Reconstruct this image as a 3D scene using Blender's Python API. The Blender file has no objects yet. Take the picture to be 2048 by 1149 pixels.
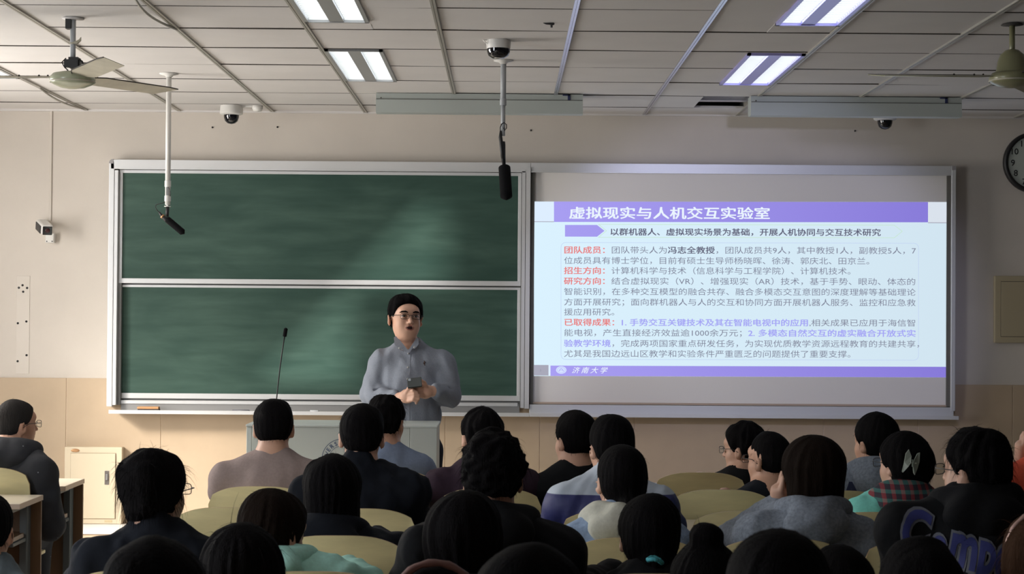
import bpy, bmesh, math, random
import numpy as np
from mathutils import Vector, Matrix, Euler
from mathutils.bvhtree import BVHTree

random.seed(7); np.random.seed(7)
SC = bpy.context.scene
COL = SC.collection
PI = math.pi

# ------------------------------------------------------------------ camera
F = 3570.0
CAMZ = 1.615
PITCH, YAW, ROLL = 52.5 / F, 14.0 / F, 0.0075
fwd = Vector((math.sin(YAW) * math.cos(PITCH), math.cos(YAW) * math.cos(PITCH), math.sin(PITCH)))
right0 = fwd.cross(Vector((0, 0, 1))).normalized()
up0 = right0.cross(fwd).normalized()
right = (right0 * math.cos(ROLL) + up0 * math.sin(ROLL)).normalized()
up = (up0 * math.cos(ROLL) - right0 * math.sin(ROLL)).normalized()
cam_data = bpy.data.cameras.new('camera')
cam = bpy.data.objects.new('camera', cam_data); COL.objects.link(cam)
m = Matrix((right, up, -fwd)).transposed().to_4x4()
m.translation = Vector((0, 0, CAMZ))
cam.matrix_world = m
cam_data.sensor_width = 36.0
cam_data.lens = F / 2048 * 36.0
cam_data.clip_start = 0.05
cam_data.dof.use_dof = True
cam_data.dof.focus_distance = 9.9
cam_data.dof.aperture_fstop = 13.0
SC.camera = cam

# ------------------------------------------------------------------ world, lights, exposure
SC.view_settings.view_transform = 'Standard'
SC.view_settings.look = 'None'
SC.view_settings.exposure = 0.0
SC.view_settings.gamma = 1.0
SC.view_settings.use_curve_mapping = False
SC.cycles.max_bounces = 8
SC.cycles.diffuse_bounces = 5
SC.cycles.caustics_reflective = False
SC.cycles.caustics_refractive = False
SC.cycles.sample_clamp_indirect = 4.0
w = bpy.data.worlds.new('sky'); SC.world = w; w.use_nodes = True
w.node_tree.nodes['Background'].inputs[0].default_value = (0.75, 0.86, 1.0, 1)
w.node_tree.nodes['Background'].inputs[1].default_value = 0.8

def area(name, loc, target, sx, sy, power, col):
    l = bpy.data.lights.new(name, 'AREA'); l.shape = 'RECTANGLE'; l.size = sx; l.size_y = sy
    l.energy = power; l.color = col
    o = bpy.data.objects.new(name, l); COL.objects.link(o)
    o.location = loc
    d = Vector(target) - Vector(loc)
    o.rotation_euler = d.to_track_quat('-Z', 'Z').to_euler()
    return o

WALL_Y = 11.6
LEFT_X, RIGHT_X, BACK_Y = -4.3, 5.2, -1.5
CEIL_Z = CAMZ + 1.303
# daylight outside the one uncurtained window of the left wall
area('daylight_high', (-8.0, 6.6, 4.7), (-2.2, 11.0, 0.9), 1.5, 1.5, 1900, (1.0, 0.92, 0.82))
area('daylight_window', (-4.42, 9.3, 1.75), (0.0, 9.0, 1.2), 1.9, 1.6, 145, (1.0, 0.95, 0.89))

area('rear_fill', (-4.42, 4.2, 1.8), (0.0, 5.0, 1.3), 2.3, 1.6, 120, (0.93, 0.96, 1.0))  # fill light added at an unseen rear opening to brighten camera-facing sides
bs = bpy.data.lights.new('glint_spot', 'SPOT'); bs.energy = 6800; bs.color = (1.0, 0.96, 0.9); bs.spot_size = math.radians(17); bs.spot_blend = .6; bs.shadow_soft_size = .012  # spot added outside to throw the light patch on the chalkboard
bo = bpy.data.objects.new('glint_spot', bs); COL.objects.link(bo); bo.location = (-8.2, 7.0, 2.75)
bo.rotation_euler = (Vector((-1.05, 11.5, 1.68)) - Vector((-8.2, 7.0, 2.75))).to_track_quat('-Z', 'Z').to_euler()

# the classroom projector over the audience: dim violet-white spill round the slide
sp_ = bpy.data.lights.new('projector_beam', 'SPOT'); sp_.energy = 210; sp_.color = (0.66, 0.68, 1.0); sp_.spot_size = math.radians(31); sp_.spot_blend = .45; sp_.shadow_soft_size = .05
so2 = bpy.data.objects.new('projector_beam', sp_); COL.objects.link(so2); so2.location = (1.5, 5.6, 2.62)
so2.rotation_euler = (Vector((1.58, 11.5, 1.55)) - Vector((1.5, 5.6, 2.62))).to_track_quat('-Z', 'Z').to_euler()

# ------------------------------------------------------------------ helpers
def P(px, py, Y):
    d = right * ((px - 1024) / F) + up * ((574.5 - py) / F) + fwd
    t = Y / d.y
    return Vector((d.x * t, Y, CAMZ + d.z * t))

def mat(name, col, rough=0.6, metal=0.0, bump=0.0, bscale=60.0, var=0.0, vscale=4.0, emit=None, spec=0.5, sheen=0.0, stretch=None):
    m = bpy.data.materials.new(name); m.use_nodes = True
    nt = m.node_tree; b = nt.nodes['Principled BSDF']
    b.inputs['Base Color'].default_value = (*col, 1)
    b.inputs['Roughness'].default_value = rough
    b.inputs['Metallic'].default_value = metal
    b.inputs['Specular IOR Level'].default_value = spec
    if sheen: b.inputs['Sheen Weight'].default_value = sheen
    if emit:
        b.inputs['Emission Color'].default_value = (*emit[0], 1)
        b.inputs['Emission Strength'].default_value = emit[1]
    if bump or var:
        tc = nt.nodes.new('ShaderNodeTexCoord')
        src = tc.outputs['Object']
        if stretch:
            mp = nt.nodes.new('ShaderNodeMapping'); mp.inputs['Scale'].default_value = stretch
            nt.links.new(src, mp.inputs['Vector']); src = mp.outputs['Vector']
    if bump:
        n = nt.nodes.new('ShaderNodeTexNoise'); n.inputs['Scale'].default_value = bscale
        n.inputs['Detail'].default_value = 4
        nt.links.new(src, n.inputs['Vector'])
        bp = nt.nodes.new('ShaderNodeBump'); bp.inputs['Strength'].default_value = bump
        bp.inputs['Distance'].default_value = 0.01
        nt.links.new(n.outputs['Fac'], bp.inputs['Height'])
        nt.links.new(bp.outputs['Normal'], b.inputs['Normal'])
    if var:
        n2 = nt.nodes.new('ShaderNodeTexNoise'); n2.inputs['Scale'].default_value = vscale
        n2.inputs['Detail'].default_value = 6; n2.inputs['Roughness'].default_value = 0.6
        nt.links.new(src, n2.inputs['Vector'])
        r = nt.nodes.new('ShaderNodeValToRGB')
        r.color_ramp.elements[0].position = 0.3; r.color_ramp.elements[1].position = 0.7
        r.color_ramp.elements[0].color = (*[c * (1 - var) for c in col], 1)
        r.color_ramp.elements[1].color = (*[min(1, c * (1 + var)) for c in col], 1)
        nt.links.new(n2.outputs['Fac'], r.inputs['Fac'])
        nt.links.new(r.outputs['Color'], b.inputs['Base Color'])
    return m

def srgb(r, g, b):
    f = lambda c: (c / 255 / 12.92) if c <= 10 else ((c / 255 + 0.055) / 1.055) ** 2.4
    return (f(r), f(g), f(b))

def link(name, me, mt=None, parent=None, loc=None, smooth=False):
    o = bpy.data.objects.new(name, me); COL.objects.link(o)
    if mt and not me.materials: me.materials.append(mt)
    if parent: o.parent = parent
    if loc is not None: o.location = loc
    if smooth:
        me.polygons.foreach_set('use_smooth', [True] * len(me.polygons))
    return o

def obj(name, bm, mt, parent=None, loc=None, smooth=False, auto=False):
    me = bpy.data.meshes.new(name)
    bmesh.ops.recalc_face_normals(bm, faces=bm.faces)
    bm.to_mesh(me); bm.free()
    o = link(name, me, mt, parent, loc, smooth or auto)
    if auto:
        try: me.set_sharp_from_angle(angle=math.radians(35))
        except Exception: pass
    return o

def empty(name, loc=(0, 0, 0), rz=0.0):
    o = bpy.data.objects.new(name, None); COL.objects.link(o)
    o.location = loc; o.rotation_euler = (0, 0, rz); o.empty_display_size = 0.1
    return o

def tag(o, label, cat=None, group=None, kind=None):
    if label: o['label'] = label
    if cat: o['category'] = cat
    if group: o['group'] = group
    if kind: o['kind'] = kind
    return o

def bx(bm, x0, x1, y0, y1, z0, z1, bev=0.0, rot=None):
    r = bmesh.ops.create_cube(bm, size=1.0)
    vs = r['verts']
    for v in vs:
        v.co = Vector(((v.co.x + .5) * (x1 - x0) + x0, (v.co.y + .5) * (y1 - y0) + y0, (v.co.z + .5) * (z1 - z0) + z0))
    if bev:
        es = list({e for v in vs for e in v.link_edges})
        r2 = bmesh.ops.bevel(bm, geom=es, offset=bev, segments=2, affect='EDGES', profile=0.5)
        vs = list({v for f in r2['faces'] for v in f.verts} | {v for v in vs if v.is_valid})
    if rot:
        bmesh.ops.transform(bm, matrix=rot, verts=vs)
    return bm

def box(x0, x1, y0, y1, z0, z1, bev=0.0, rot=None):
    return bx(bmesh.new(), x0, x1, y0, y1, z0, z1, bev, rot)

def tube(bm, pts, rad, seg=10, cap=True):
    pts = [Vector(p) for p in pts]
    rads = rad if isinstance(rad, (list, tuple)) else [rad] * len(pts)
    rings = []
    prev = None
    for i, p in enumerate(pts):
        a = pts[max(0, i - 1)]; b = pts[min(len(pts) - 1, i + 1)]
        d = (b - a).normalized()
        if prev is None:
            n = d.orthogonal().normalized()
        else:
            n = (prev - d * prev.dot(d))
            n = n.normalized() if n.length > 1e-6 else d.orthogonal().normalized()
        prev = n
        q = d.cross(n)
        rings.append([bm.verts.new(p + (n * math.cos(2 * PI * k / seg) + q * math.sin(2 * PI * k / seg)) * rads[i]) for k in range(seg)])
    for i in range(len(rings) - 1):
        for k in range(seg):
            bm.faces.new((rings[i][k], rings[i][(k + 1) % seg], rings[i + 1][(k + 1) % seg], rings[i + 1][k]))
    if cap:
        bm.faces.new(list(reversed(rings[0]))); bm.faces.new(rings[-1])
    return bm

def lathe(bm, prof, c=(0, 0, 0), seg=28, axis=None):
    """prof: list of (radius, height) revolved about the z axis at c (or along axis)."""
    c = Vector(c)
    R = Vector((0, 0, 1)).rotation_difference(Vector(axis).normalized()).to_matrix() if axis else Matrix.Identity(3)
    rings = []
    for r, z in prof:
        if r < 1e-6:
            rings.append([bm.verts.new(c + R @ Vector((0, 0, z)))])
        else:
            rings.append([bm.verts.new(c + R @ Vector((r * math.cos(2 * PI * k / seg), r * math.sin(2 * PI * k / seg), z))) for k in range(seg)])
    for a, b in zip(rings, rings[1:]):
        for k in range(seg):
            k2 = (k + 1) % seg
            if len(a) == 1 and len(b) == 1: continue
            if len(a) == 1: bm.faces.new((a[0], b[k2], b[k]))
            elif len(b) == 1: bm.faces.new((a[k], a[k2], b[0]))
            else: bm.faces.new((a[k], a[k2], b[k2], b[k]))
    return bm

def prism(bm, pts, y0, y1):
    """polygon given as (x, z), extruded from y0 to y1."""
    a = [bm.verts.new((x, y0, z)) for x, z in pts]; b = [bm.verts.new((x, y1, z)) for x, z in pts]
    n = len(pts)
    bm.faces.new(a); bm.faces.new(list(reversed(b)))
    for i in range(n): bm.faces.new((a[i], b[i], b[(i + 1) % n], a[(i + 1) % n]))
    return bm

def text_mesh(s, size=1.0, bold=0.0, shear=0.0, res=3, extrude=0.0, spacing=1.0):
    cu = bpy.data.curves.new('t', 'FONT'); cu.body = s; cu.size = size; cu.offset = bold; cu.shear = shear
    cu.resolution_u = res; cu.extrude = extrude; cu.space_character = spacing
    o = bpy.data.objects.new('t', cu); COL.objects.link(o)
    bpy.context.view_layer.update()
    me = bpy.data.meshes.new_from_object(o.evaluated_get(bpy.context.evaluated_depsgraph_get()))
    bpy.data.objects.remove(o); bpy.data.curves.remove(cu)
    me.materials.clear()
    return me

def mco(me):
    a = np.empty(len(me.vertices) * 3, np.float32); me.vertices.foreach_get('co', a); return a.reshape(-1, 3)
def setco(me, a): me.vertices.foreach_set('co', np.asarray(a, np.float32).ravel()); me.update()

# ------------------------------------------------------------------ implicit surfaces for people
def rotm(yaw=0, pitch=0, roll=0):
    """columns = local axes in world; yaw>0 turns the face (+y) towards -x (left), pitch>0 looks up"""
    return np.array((Matrix.Rotation(yaw, 3, 'Z') @ Matrix.Rotation(pitch, 3, 'X') @ Matrix.Rotation(roll, 3, 'Y')), np.float32)

class Field:
    def __init__(s, lo, hi, h, fine=None):
        """fine = (lo, hi, step): slabs along each axis that get a smaller step"""
        s.h = h; s.ax = []
        for i in range(3):
            a, b = float(lo[i]), float(hi[i]); g = [a]
            while g[-1] < b:
                st = h
                if fine is not None and fine[0][i] < g[-1] + h * .5 < fine[1][i]: st = fine[2]
                g.append(g[-1] + st)
            s.ax.append(np.array(g, np.float32))
        s.n = np.array([len(a) for a in s.ax])
        s.F = np.full(tuple(s.n), 1.0, np.float32)
    def _sub(s, lo, hi):
        return tuple(slice(max(0, int(np.searchsorted(s.ax[i], lo[i])) - 1), min(int(s.n[i]), int(np.searchsorted(s.ax[i], hi[i])) + 1)) for i in range(3))
    def _pts(s, sl):
        return (s.ax[0][sl[0]][:, None, None], s.ax[1][sl[1]][None, :, None], s.ax[2][sl[2]][None, None, :])
    def put(s, d, sl, k, mode):
        A = s.F[sl]
        if mode == 'add':
            if k > 0:
                hh = np.maximum(k - np.abs(A - d), 0) / k
                s.F[sl] = np.minimum(A, d) - hh * hh * k * 0.25
            else: s.F[sl] = np.minimum(A, d)
        elif mode == 'sub':
            d = -d
            if k > 0:
                hh = np.maximum(k - np.abs(A - d), 0) / k
                s.F[sl] = np.maximum(A, d) + hh * hh * k * 0.25
            else: s.F[sl] = np.maximum(A, d)
    def ell(s, c, r, k=0.0, R=None, mode='add'):
        c = np.array(c, np.float32); r = np.array(r, np.float32)
        rb = float(r.max()) + 0.05 + k
        sl = s._sub(c - rb, c + rb); X, Y, Z = s._pts(sl)
        x, y, z = X - c[0], Y - c[1], Z - c[2]
        if R is not None:
            x, y, z = (x * R[0, 0] + y * R[1, 0] + z * R[2, 0], x * R[0, 1] + y * R[1, 1] + z * R[2, 1], x * R[0, 2] + y * R[1, 2] + z * R[2, 2])
        k0 = np.sqrt((x / r[0]) ** 2 + (y / r[1]) ** 2 + (z / r[2]) ** 2) + 1e-9
        k1 = np.sqrt((x / r[0] ** 2) ** 2 + (y / r[1] ** 2) ** 2 + (z / r[2] ** 2) ** 2) + 1e-9
        s.put(k0 * (k0 - 1) / k1, sl, k, mode)
    def cone(s, a, b, r1, r2, k=0.0, sq=(1, 1, 1), mode='add'):
        a = np.array(a, np.float32); b = np.array(b, np.float32); q = np.array(sq, np.float32)
        rb = (max(r1, r2) + 0.05) * float(q.max()) + k
        sl = s._sub(np.minimum(a, b) - rb, np.maximum(a, b) + rb); X, Y, Z = s._pts(sl)
        A = a / q; B = b / q; ba = B - A; L = float((ba ** 2).sum()) + 1e-12
        x, y, z = X / q[0] - A[0], Y / q[1] - A[1], Z / q[2] - A[2]
        t = np.clip((x * ba[0] + y * ba[1] + z * ba[2]) / L, 0, 1)
        d = np.sqrt((x - ba[0] * t) ** 2 + (y - ba[1] * t) ** 2 + (z - ba[2] * t) ** 2) - (r1 + (r2 - r1) * t)
        s.put(d * float(q.min()), sl, k, mode)
    def plane(s, p, n, k=0.0):
        """cut away everything on the side n points to"""
        n = np.array(n, np.float32); n /= np.linalg.norm(n); p = np.array(p, np.float32)
        X, Y, Z = s._pts((slice(None),) * 3)
        d = (X - p[0]) * n[0] + (Y - p[1]) * n[1] + (Z - p[2]) * n[2]
        sl = (slice(None),) * 3
        s.put(-d, sl, k, 'sub')
    def wob(s, amp, fx, fy, fz, seed=0, R=None, c=(0, 0, 0)):
        rs = np.random.RandomState(seed)
        X, Y, Z = s._pts((slice(None),) * 3)
        X = X - c[0]; Y = Y - c[1]; Z = Z - c[2]
        if R is not None:
            X, Y, Z = (X * R[0, 0] + Y * R[1, 0] + Z * R[2, 0], X * R[0, 1] + Y * R[1, 1] + Z * R[2, 1], X * R[0, 2] + Y * R[1, 2] + Z * R[2, 2])
        t = 0
        for i in range(5):
            a = rs.uniform(-1, 1, 3); ph = rs.uniform(0, 6.28, 2); g = rs.uniform(.6, 1.7)
            u = (a[0] * fx * X + a[1] * fy * Y + a[2] * fz * Z) * g + ph[0]
            b = rs.uniform(-1, 1, 3)
            t = t + np.sin(u + 1.3 * np.sin((b[0] * fx * X + b[1] * fy * Y + b[2] * fz * Z) * g * .7 + ph[1]))
        s.F += (amp * t / 2.2).astype(np.float32)
    def groove(s, amp, H, R, seed, kn=22, zf=16):
        """hair locks: ridges that run down from the crown"""
        rs = np.random.RandomState(seed)
        X, Y, Z = s._pts((slice(None),) * 3); X = X - H[0]; Y = Y - H[1]; Z = Z - H[2]
        x, y, z = (X * R[0, 0] + Y * R[1, 0] + Z * R[2, 0], X * R[0, 1] + Y * R[1, 1] + Z * R[2, 1], X * R[0, 2] + Y * R[1, 2] + Z * R[2, 2])
        y = y + .045; x = x + rs.uniform(-.015, .015)
        ph = np.arctan2(x, y); rr = np.sqrt(x * x + y * y)
        t = 0
        for i in range(4):
            k = int(kn * rs.uniform(.6, 1.6)); p0, p1 = rs.uniform(0, 6.28, 2)
            t = t + np.sin(k * ph + p0 + 1.5 * np.sin(z * zf * rs.uniform(.6, 1.6) + p1 + 2 * ph))
        s.F += (amp * t / 2 * np.clip(rr / .05, 0, 1)).astype(np.float32)
    def mesh(s, name):
        f = s.F; f[0], f[-1] = 1, 1; f[:, 0], f[:, -1] = 1, 1; f[:, :, 0], f[:, :, -1] = 1, 1
        ins = f < 0
        n = ins.shape
        cnt = np.zeros((n[0] - 1, n[1] - 1, n[2] - 1), np.int8)
        for i in (0, 1):
            for j in (0, 1):
                for k in (0, 1):
                    cnt += ins[i:n[0] - 1 + i, j:n[1] - 1 + j, k:n[2] - 1 + k]
        act = (cnt > 0) & (cnt < 8)
        idx = np.argwhere(act)
        vid = np.full(act.shape, -1, np.int32); vid[act] = np.arange(len(idx))
        acc = np.zeros((len(idx), 3), np.float32); w = np.zeros(len(idx), np.float32)
        I, J, K = idx.T
        co = [(i, j, k) for i in (0, 1) for j in (0, 1) for k in (0, 1)]
        V = {c: f[I + c[0], J + c[1], K + c[2]] for c in co}
        for c in co:
            for ax in range(3):
                if c[ax] == 0:
                    c2 = list(c); c2[ax] = 1; c2 = tuple(c2)
                    a, b = V[c], V[c2]
                    mk = (a < 0) != (b < 0)
                    t = np.where(mk, a / np.where(mk, a - b, 1), 0)
                    p = np.tile(np.array(c, np.float32), (len(idx), 1)); p[:, ax] += t
                    acc[mk] += p[mk]; w[mk] += 1
        fr = acc / w[:, None]
        vs = np.stack([s.ax[i][idx[:, i]] + fr[:, i] * (s.ax[i][idx[:, i] + 1] - s.ax[i][idx[:, i]]) for i in range(3)], 1)
        quads = []
        for ax in range(3):
            sl0 = [slice(None)] * 3; sl1 = [slice(None)] * 3
            sl0[ax] = slice(0, -1); sl1[ax] = slice(1, None)
            a = ins[tuple(sl0)]; b = ins[tuple(sl1)]
            e = np.argwhere(a != b)
            o1, o2 = [(1, 2), (2, 0), (0, 1)][ax]
            ok = (e[:, o1] > 0) & (e[:, o2] > 0) & (e[:, o1] < n[o1] - 1) & (e[:, o2] < n[o2] - 1)
            e = e[ok]
            fl = a[tuple(e.T)]
            def g(d1, d2):
                q = e.copy(); q[:, o1] -= d1; q[:, o2] -= d2
                return vid[tuple(q.T)]
            q = np.stack([g(1, 1), g(0, 1), g(0, 0), g(1, 0)], 1)
            q[~fl] = q[~fl][:, ::-1]
            quads.append(q)
        q = np.concatenate(quads)
        me = bpy.data.meshes.new(name)
        me.vertices.add(len(vs)); me.vertices.foreach_set('co', vs.astype(np.float32).ravel())
        me.loops.add(len(q) * 4); me.loops.foreach_set('vertex_index', q.astype(np.int32).ravel())
        me.polygons.add(len(q)); me.polygons.foreach_set('loop_start', np.arange(len(q), dtype=np.int32) * 4)
        me.polygons.foreach_set('use_smooth', np.ones(len(q), bool))
        me.update(calc_edges=True); me.validate()
        return me

# ------------------------------------------------------------------ materials
M = {}
M['plaster'] = mat('plaster', (0.60, 0.555, 0.50), 0.85, bump=0.06, bscale=140, var=0.05, vscale=1.6, spec=0.2)
M['wall_tile'] = mat('wall_tile', (0.47, 0.365, 0.255), 0.55, var=0.07, vscale=2.2, spec=0.4)
M['tile_white'] = mat('ceiling_tile', (0.67, 0.65, 0.635), 0.9, bump=0.12, bscale=220, var=0.03, vscale=3, spec=0.15)
M['void'] = mat('ceiling_void', (0.03, 0.028, 0.025), 0.9)
M['rail'] = mat('ceiling_rail', (0.42, 0.40, 0.36), 0.45, metal=0.3)
M['rail_shiny'] = mat('ceiling_rail_metal', (0.60, 0.60, 0.68), 0.25, metal=0.85)
M['floor'] = mat('terrazzo', (0.62, 0.60, 0.57), 0.35, var=0.08, vscale=40)
M['dark_wall'] = mat('room_wall', (0.08, 0.08, 0.085), 0.9)
M['curtain'] = mat('curtain', (0.10, 0.10, 0.13), 0.9)
M['ledge'] = mat('lit_ledge_top', (0.80, 0.78, 0.76), 0.5)  # brightness of the lit plinth top put into the colour
M['alu'] = mat('brushed_aluminium', (0.66, 0.67, 0.68), 0.38, metal=0.35, bump=0.03, bscale=300, stretch=(0.02, 1, 1))
M['alu_dark'] = mat('grey_channel', (0.25, 0.25, 0.25), 0.5, metal=0.3)
M['whiteboard'] = mat('matt_projection_board', (0.80, 0.775, 0.75), 0.75, spec=0.2)
M['black'] = mat('black_plastic', (0.012, 0.012, 0.013), 0.5)
M['foam'] = mat('black_foam', (0.008, 0.008, 0.009), 0.95, bump=0.3, bscale=400, spec=0.1)
M['white_plastic'] = mat('white_plastic', (0.70, 0.69, 0.66), 0.4)
M['grey_plastic'] = mat('grey_white_paint', (0.40, 0.42, 0.44), 0.45)
M['dome'] = mat('smoked_dome', (0.006, 0.006, 0.008), 0.06, spec=0.8)
M['housing'] = mat('lamp_housing', (0.42, 0.46, 0.44), 0.45)
M['fan_green'] = mat('fan_green_enamel', (0.36, 0.38, 0.27), 0.25, var=0.08, vscale=8)
M['fan_olive'] = mat('fan_olive_enamel', (0.24, 0.235, 0.13), 0.28)
M['fan_blade'] = mat('fan_blade_dusty', (0.46, 0.43, 0.34), 0.6, var=0.14, vscale=7)
M['dirt'] = mat('dusty_edge', (0.05, 0.045, 0.04), 0.9)
M['steel'] = mat('painted_steel', (0.10, 0.115, 0.12), 0.45)
M['ply'] = mat('varnished_plywood', (0.68, 0.61, 0.34), 0.32, var=0.12, vscale=3.0, stretch=(1, 1, 5))
M['ply_edge'] = mat('plywood_edge', (0.42, 0.30, 0.16), 0.6)
M['laminate'] = mat('desk_laminate', (0.62, 0.55, 0.44), 0.3, var=0.04)
M['edge_band'] = mat('desk_edge_band', (0.46, 0.36, 0.28), 0.45)
M['brown_panel'] = mat('brown_board', (0.14, 0.075, 0.035), 0.55, var=0.15, vscale=5, stretch=(1, 1, 0.2))
M['podium'] = mat('podium_grey_paint', (0.46, 0.50, 0.47), 0.45, bump=0.05, bscale=200)
M['podium_light'] = mat('podium_light_panel', (0.50, 0.55, 0.53), 0.4)
M['navy_ink'] = mat('navy_print', (0.05, 0.08, 0.16), 0.6)
M['cabinet'] = mat('cream_cabinet_paint', (0.60, 0.52, 0.385), 0.45)
M['cream_dark'] = mat('beige_box_paint', (0.42, 0.36, 0.24), 0.5)
M['chrome'] = mat('chrome', (0.55, 0.55, 0.55), 0.2, metal=0.9)
M['copper'] = mat('copper_badge', (0.45, 0.25, 0.12), 0.4, metal=0.4)
M['joint'] = mat('dark_joint', (0.06, 0.05, 0.04), 0.8)
M['tube_light'] = mat('lit_tube_diffuser', (0.9, 0.9, 0.9), 0.5, emit=((0.86, 0.94, 1.0), 2.6))
M['lamp_frame'] = mat('lamp_tray', (0.42, 0.42, 0.42), 0.35, metal=0.3)
M['lamp_frame_violet'] = mat('lamp_tray_violet_cast', (0.46, 0.43, 0.86), 0.3, metal=0.4)  # violet light cast put into the tray colour of the right-hand lamps
M['blue_tag'] = mat('blue_bracket', (0.02, 0.03, 0.10), 0.5)
M['paper'] = mat('paper', (0.75, 0.75, 0.76), 0.6)
M['sponge'] = mat('eraser_wood', (0.50, 0.27, 0.12), 0.7)
M['felt'] = mat('eraser_felt', (0.05, 0.04, 0.04), 0.95)
M['clock_face'] = mat('clock_face', (0.42, 0.46, 0.42), 0.4)

# green chalk surface with wiped chalk haze
def chalk_green():
    m = bpy.data.materials.new('green_chalkboard'); m.use_nodes = True; nt = m.node_tree; b = nt.nodes['Principled BSDF']
    tc = nt.nodes.new('ShaderNodeTexCoord')
    mp = nt.nodes.new('ShaderNodeMapping'); mp.inputs['Scale'].default_value = (0.9, 1, 2.6); mp.inputs['Rotation'].default_value = (0, 0.25, 0)
    n = nt.nodes.new('ShaderNodeTexNoise'); n.inputs['Scale'].default_value = 1.5; n.inputs['Detail'].default_value = 7; n.inputs['Distortion'].default_value = 1.2
    mp2 = nt.nodes.new('ShaderNodeMapping'); mp2.inputs['Scale'].default_value = (0.8, 1, 6)
    n2 = nt.nodes.new('ShaderNodeTexNoise'); n2.inputs['Scale'].default_value = 3; n2.inputs['Detail'].default_value = 5
    mx = nt.nodes.new('ShaderNodeMath'); mx.operation = 'MULTIPLY'
    r = nt.nodes.new('ShaderNodeValToRGB')
    r.color_ramp.elements[0].position = 0.14; r.color_ramp.elements[0].color = (0.024, 0.062, 0.048, 1)
    r.color_ramp.elements[1].position = 0.50; r.color_ramp.elements[1].color = (0.058, 0.112, 0.088, 1)
    L = nt.links.new
    L(tc.outputs['Object'], mp.inputs['Vector']); L(mp.outputs['Vector'], n.inputs['Vector'])
    L(tc.outputs['Object'], mp2.inputs['Vector']); L(mp2.outputs['Vector'], n2.inputs['Vector'])
    L(n.outputs['Fac'], mx.inputs[0]); L(n2.outputs['Fac'], mx.inputs[1]); L(mx.outputs[0], r.inputs['Fac']); L(r.outputs['Color'], b.inputs['Base Color'])
    b.inputs['Roughness'].default_value = 0.55; b.inputs['Specular IOR Level'].default_value = 0.3
    return m
M['chalk'] = chalk_green()

# ------------------------------------------------------------------ room shell
def structure(o): o['kind'] = 'structure'; return o
fl = structure(obj('floor', box(LEFT_X - .2, RIGHT_X + .2, BACK_Y - .2, WALL_Y + .2, -0.12, 0.0), M['floor']))
WAINZ = 1.173
wf = structure(obj('wall_front', box(LEFT_X - .2, RIGHT_X + .2, WALL_Y, WALL_Y + .18, 0, CEIL_Z + .35), M['plaster']))
# stone-look wainscot tiles, each its own piece proud of the plaster
x = P(133, 900, WALL_Y).x - 0.614 * 3
tile_me = None
while x < RIGHT_X:
    x1 = min(x + 0.610, RIGHT_X)
    x0 = max(x, LEFT_X)
    if x1 - x0 > 0.05:
        obj('wall_tile', box(x0, x1, WALL_Y - 0.012, WALL_Y + 0.01, 0.0, WAINZ, 0.0015), M['wall_tile'], wf)
    x += 0.614
joint = mat('light_grout', (0.72, 0.60, 0.46), 0.7)
obj('tile_grout', box(LEFT_X, RIGHT_X, WALL_Y - 0.008, WALL_Y + 0.005, 0.0, WAINZ - .003), joint, wf)
# old patched strip with bolt holes on the left, and screw holes
patch = mat('patch_plaster', (0.615, 0.572, 0.518), 0.85, var=0.02)
a = P(34, 552, WALL_Y); b = P(58, 748, WALL_Y)
obj('filled_channel', box(a.x, b.x, WALL_Y - 0.0035, WALL_Y + .01, b.z, a.z, 0.0012), patch, wf)
def hole(px, py, r=0.008):
    p = P(px, py, WALL_Y)
    obj('bolt_hole', lathe(bmesh.new(), [(0, 0.0), (r, 0.0), (r, 0.004), (r * .6, 0.0055), (0, 0.002)], (p.x, WALL_Y - .001, p.z), 12, axis=(0, -1, 0)), M['black'], wf)
for q in [(45.5, 571), (38, 576), (54.5, 576.5), (46.7, 584), (36, 647), (53, 643.5), (35.6, 723), (53.5, 711), (425, 255), (555, 254.5), (1710, 262), (1062, 261)]:
    hole(*q, r=0.0075 if q[0] < 100 else 0.006)
# vertical control joint / conduit on left wall part
a = P(103, 222, WALL_Y); b = P(105.5, 443, WALL_Y)
obj('wall_conduit', box(a.x - .008, a.x + .008, WALL_Y - 0.010, WALL_Y + .005, b.z, CEIL_Z, .003), M['plaster'], wf)
# side and back walls; the left one has a front window and an added rear opening
WY0, WY1, WZ0, WZ1 = 7.9, 10.0, 0.85, 2.65
bm = bmesh.new()
X0, X1 = LEFT_X - .2, LEFT_X
VY0, VY1 = 3.0, 5.4  # second opening, added out of view for the rear fill light
bx(bm, X0, X1, BACK_Y - .2, VY0, 0, CEIL_Z + .35); bx(bm, X0, X1, VY1, WY0, 0, CEIL_Z + .35)
bx(bm, X0, X1, VY0, VY1, 0, WZ0); bx(bm, X0, X1, VY0, VY1, WZ1, CEIL_Z + .35)
bx(bm, X0, X1, WY1, WALL_Y, 0, CEIL_Z + .35)
bx(bm, X0, X1, WY0, WY1, 0, WZ0); bx(bm, X0, X1, WY0, WY1, WZ1, CEIL_Z + .35)
structure(obj('wall_left', bm, M['dark_wall']))
def window(n, y0, y1):
    wn = structure(empty('window_%d' % n, (LEFT_X - .1, (y0 + y1) / 2, WZ0)))
    hw = (y1 - y0) / 2; hh = WZ1 - WZ0
    bm = bmesh.new()
    bx(bm, -.03, .03, -hw, -hw + .05, 0, hh); bx(bm, -.03, .03, hw - .05, hw, 0, hh)
    bx(bm, -.03, .03, -hw, hw, 0, .05); bx(bm, -.03, .03, -hw, hw, hh - .05, hh)
    obj('window_frame', bm, M['white_plastic'], wn)
    for yy in (-hw * .76, hw * .76):
        obj('mullion', box(-.025, .025, yy - .03, yy + .03, .05, hh - .05), M['white_plastic'], wn)
window(1, WY0, WY1); window(2, VY0, VY1)
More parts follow.
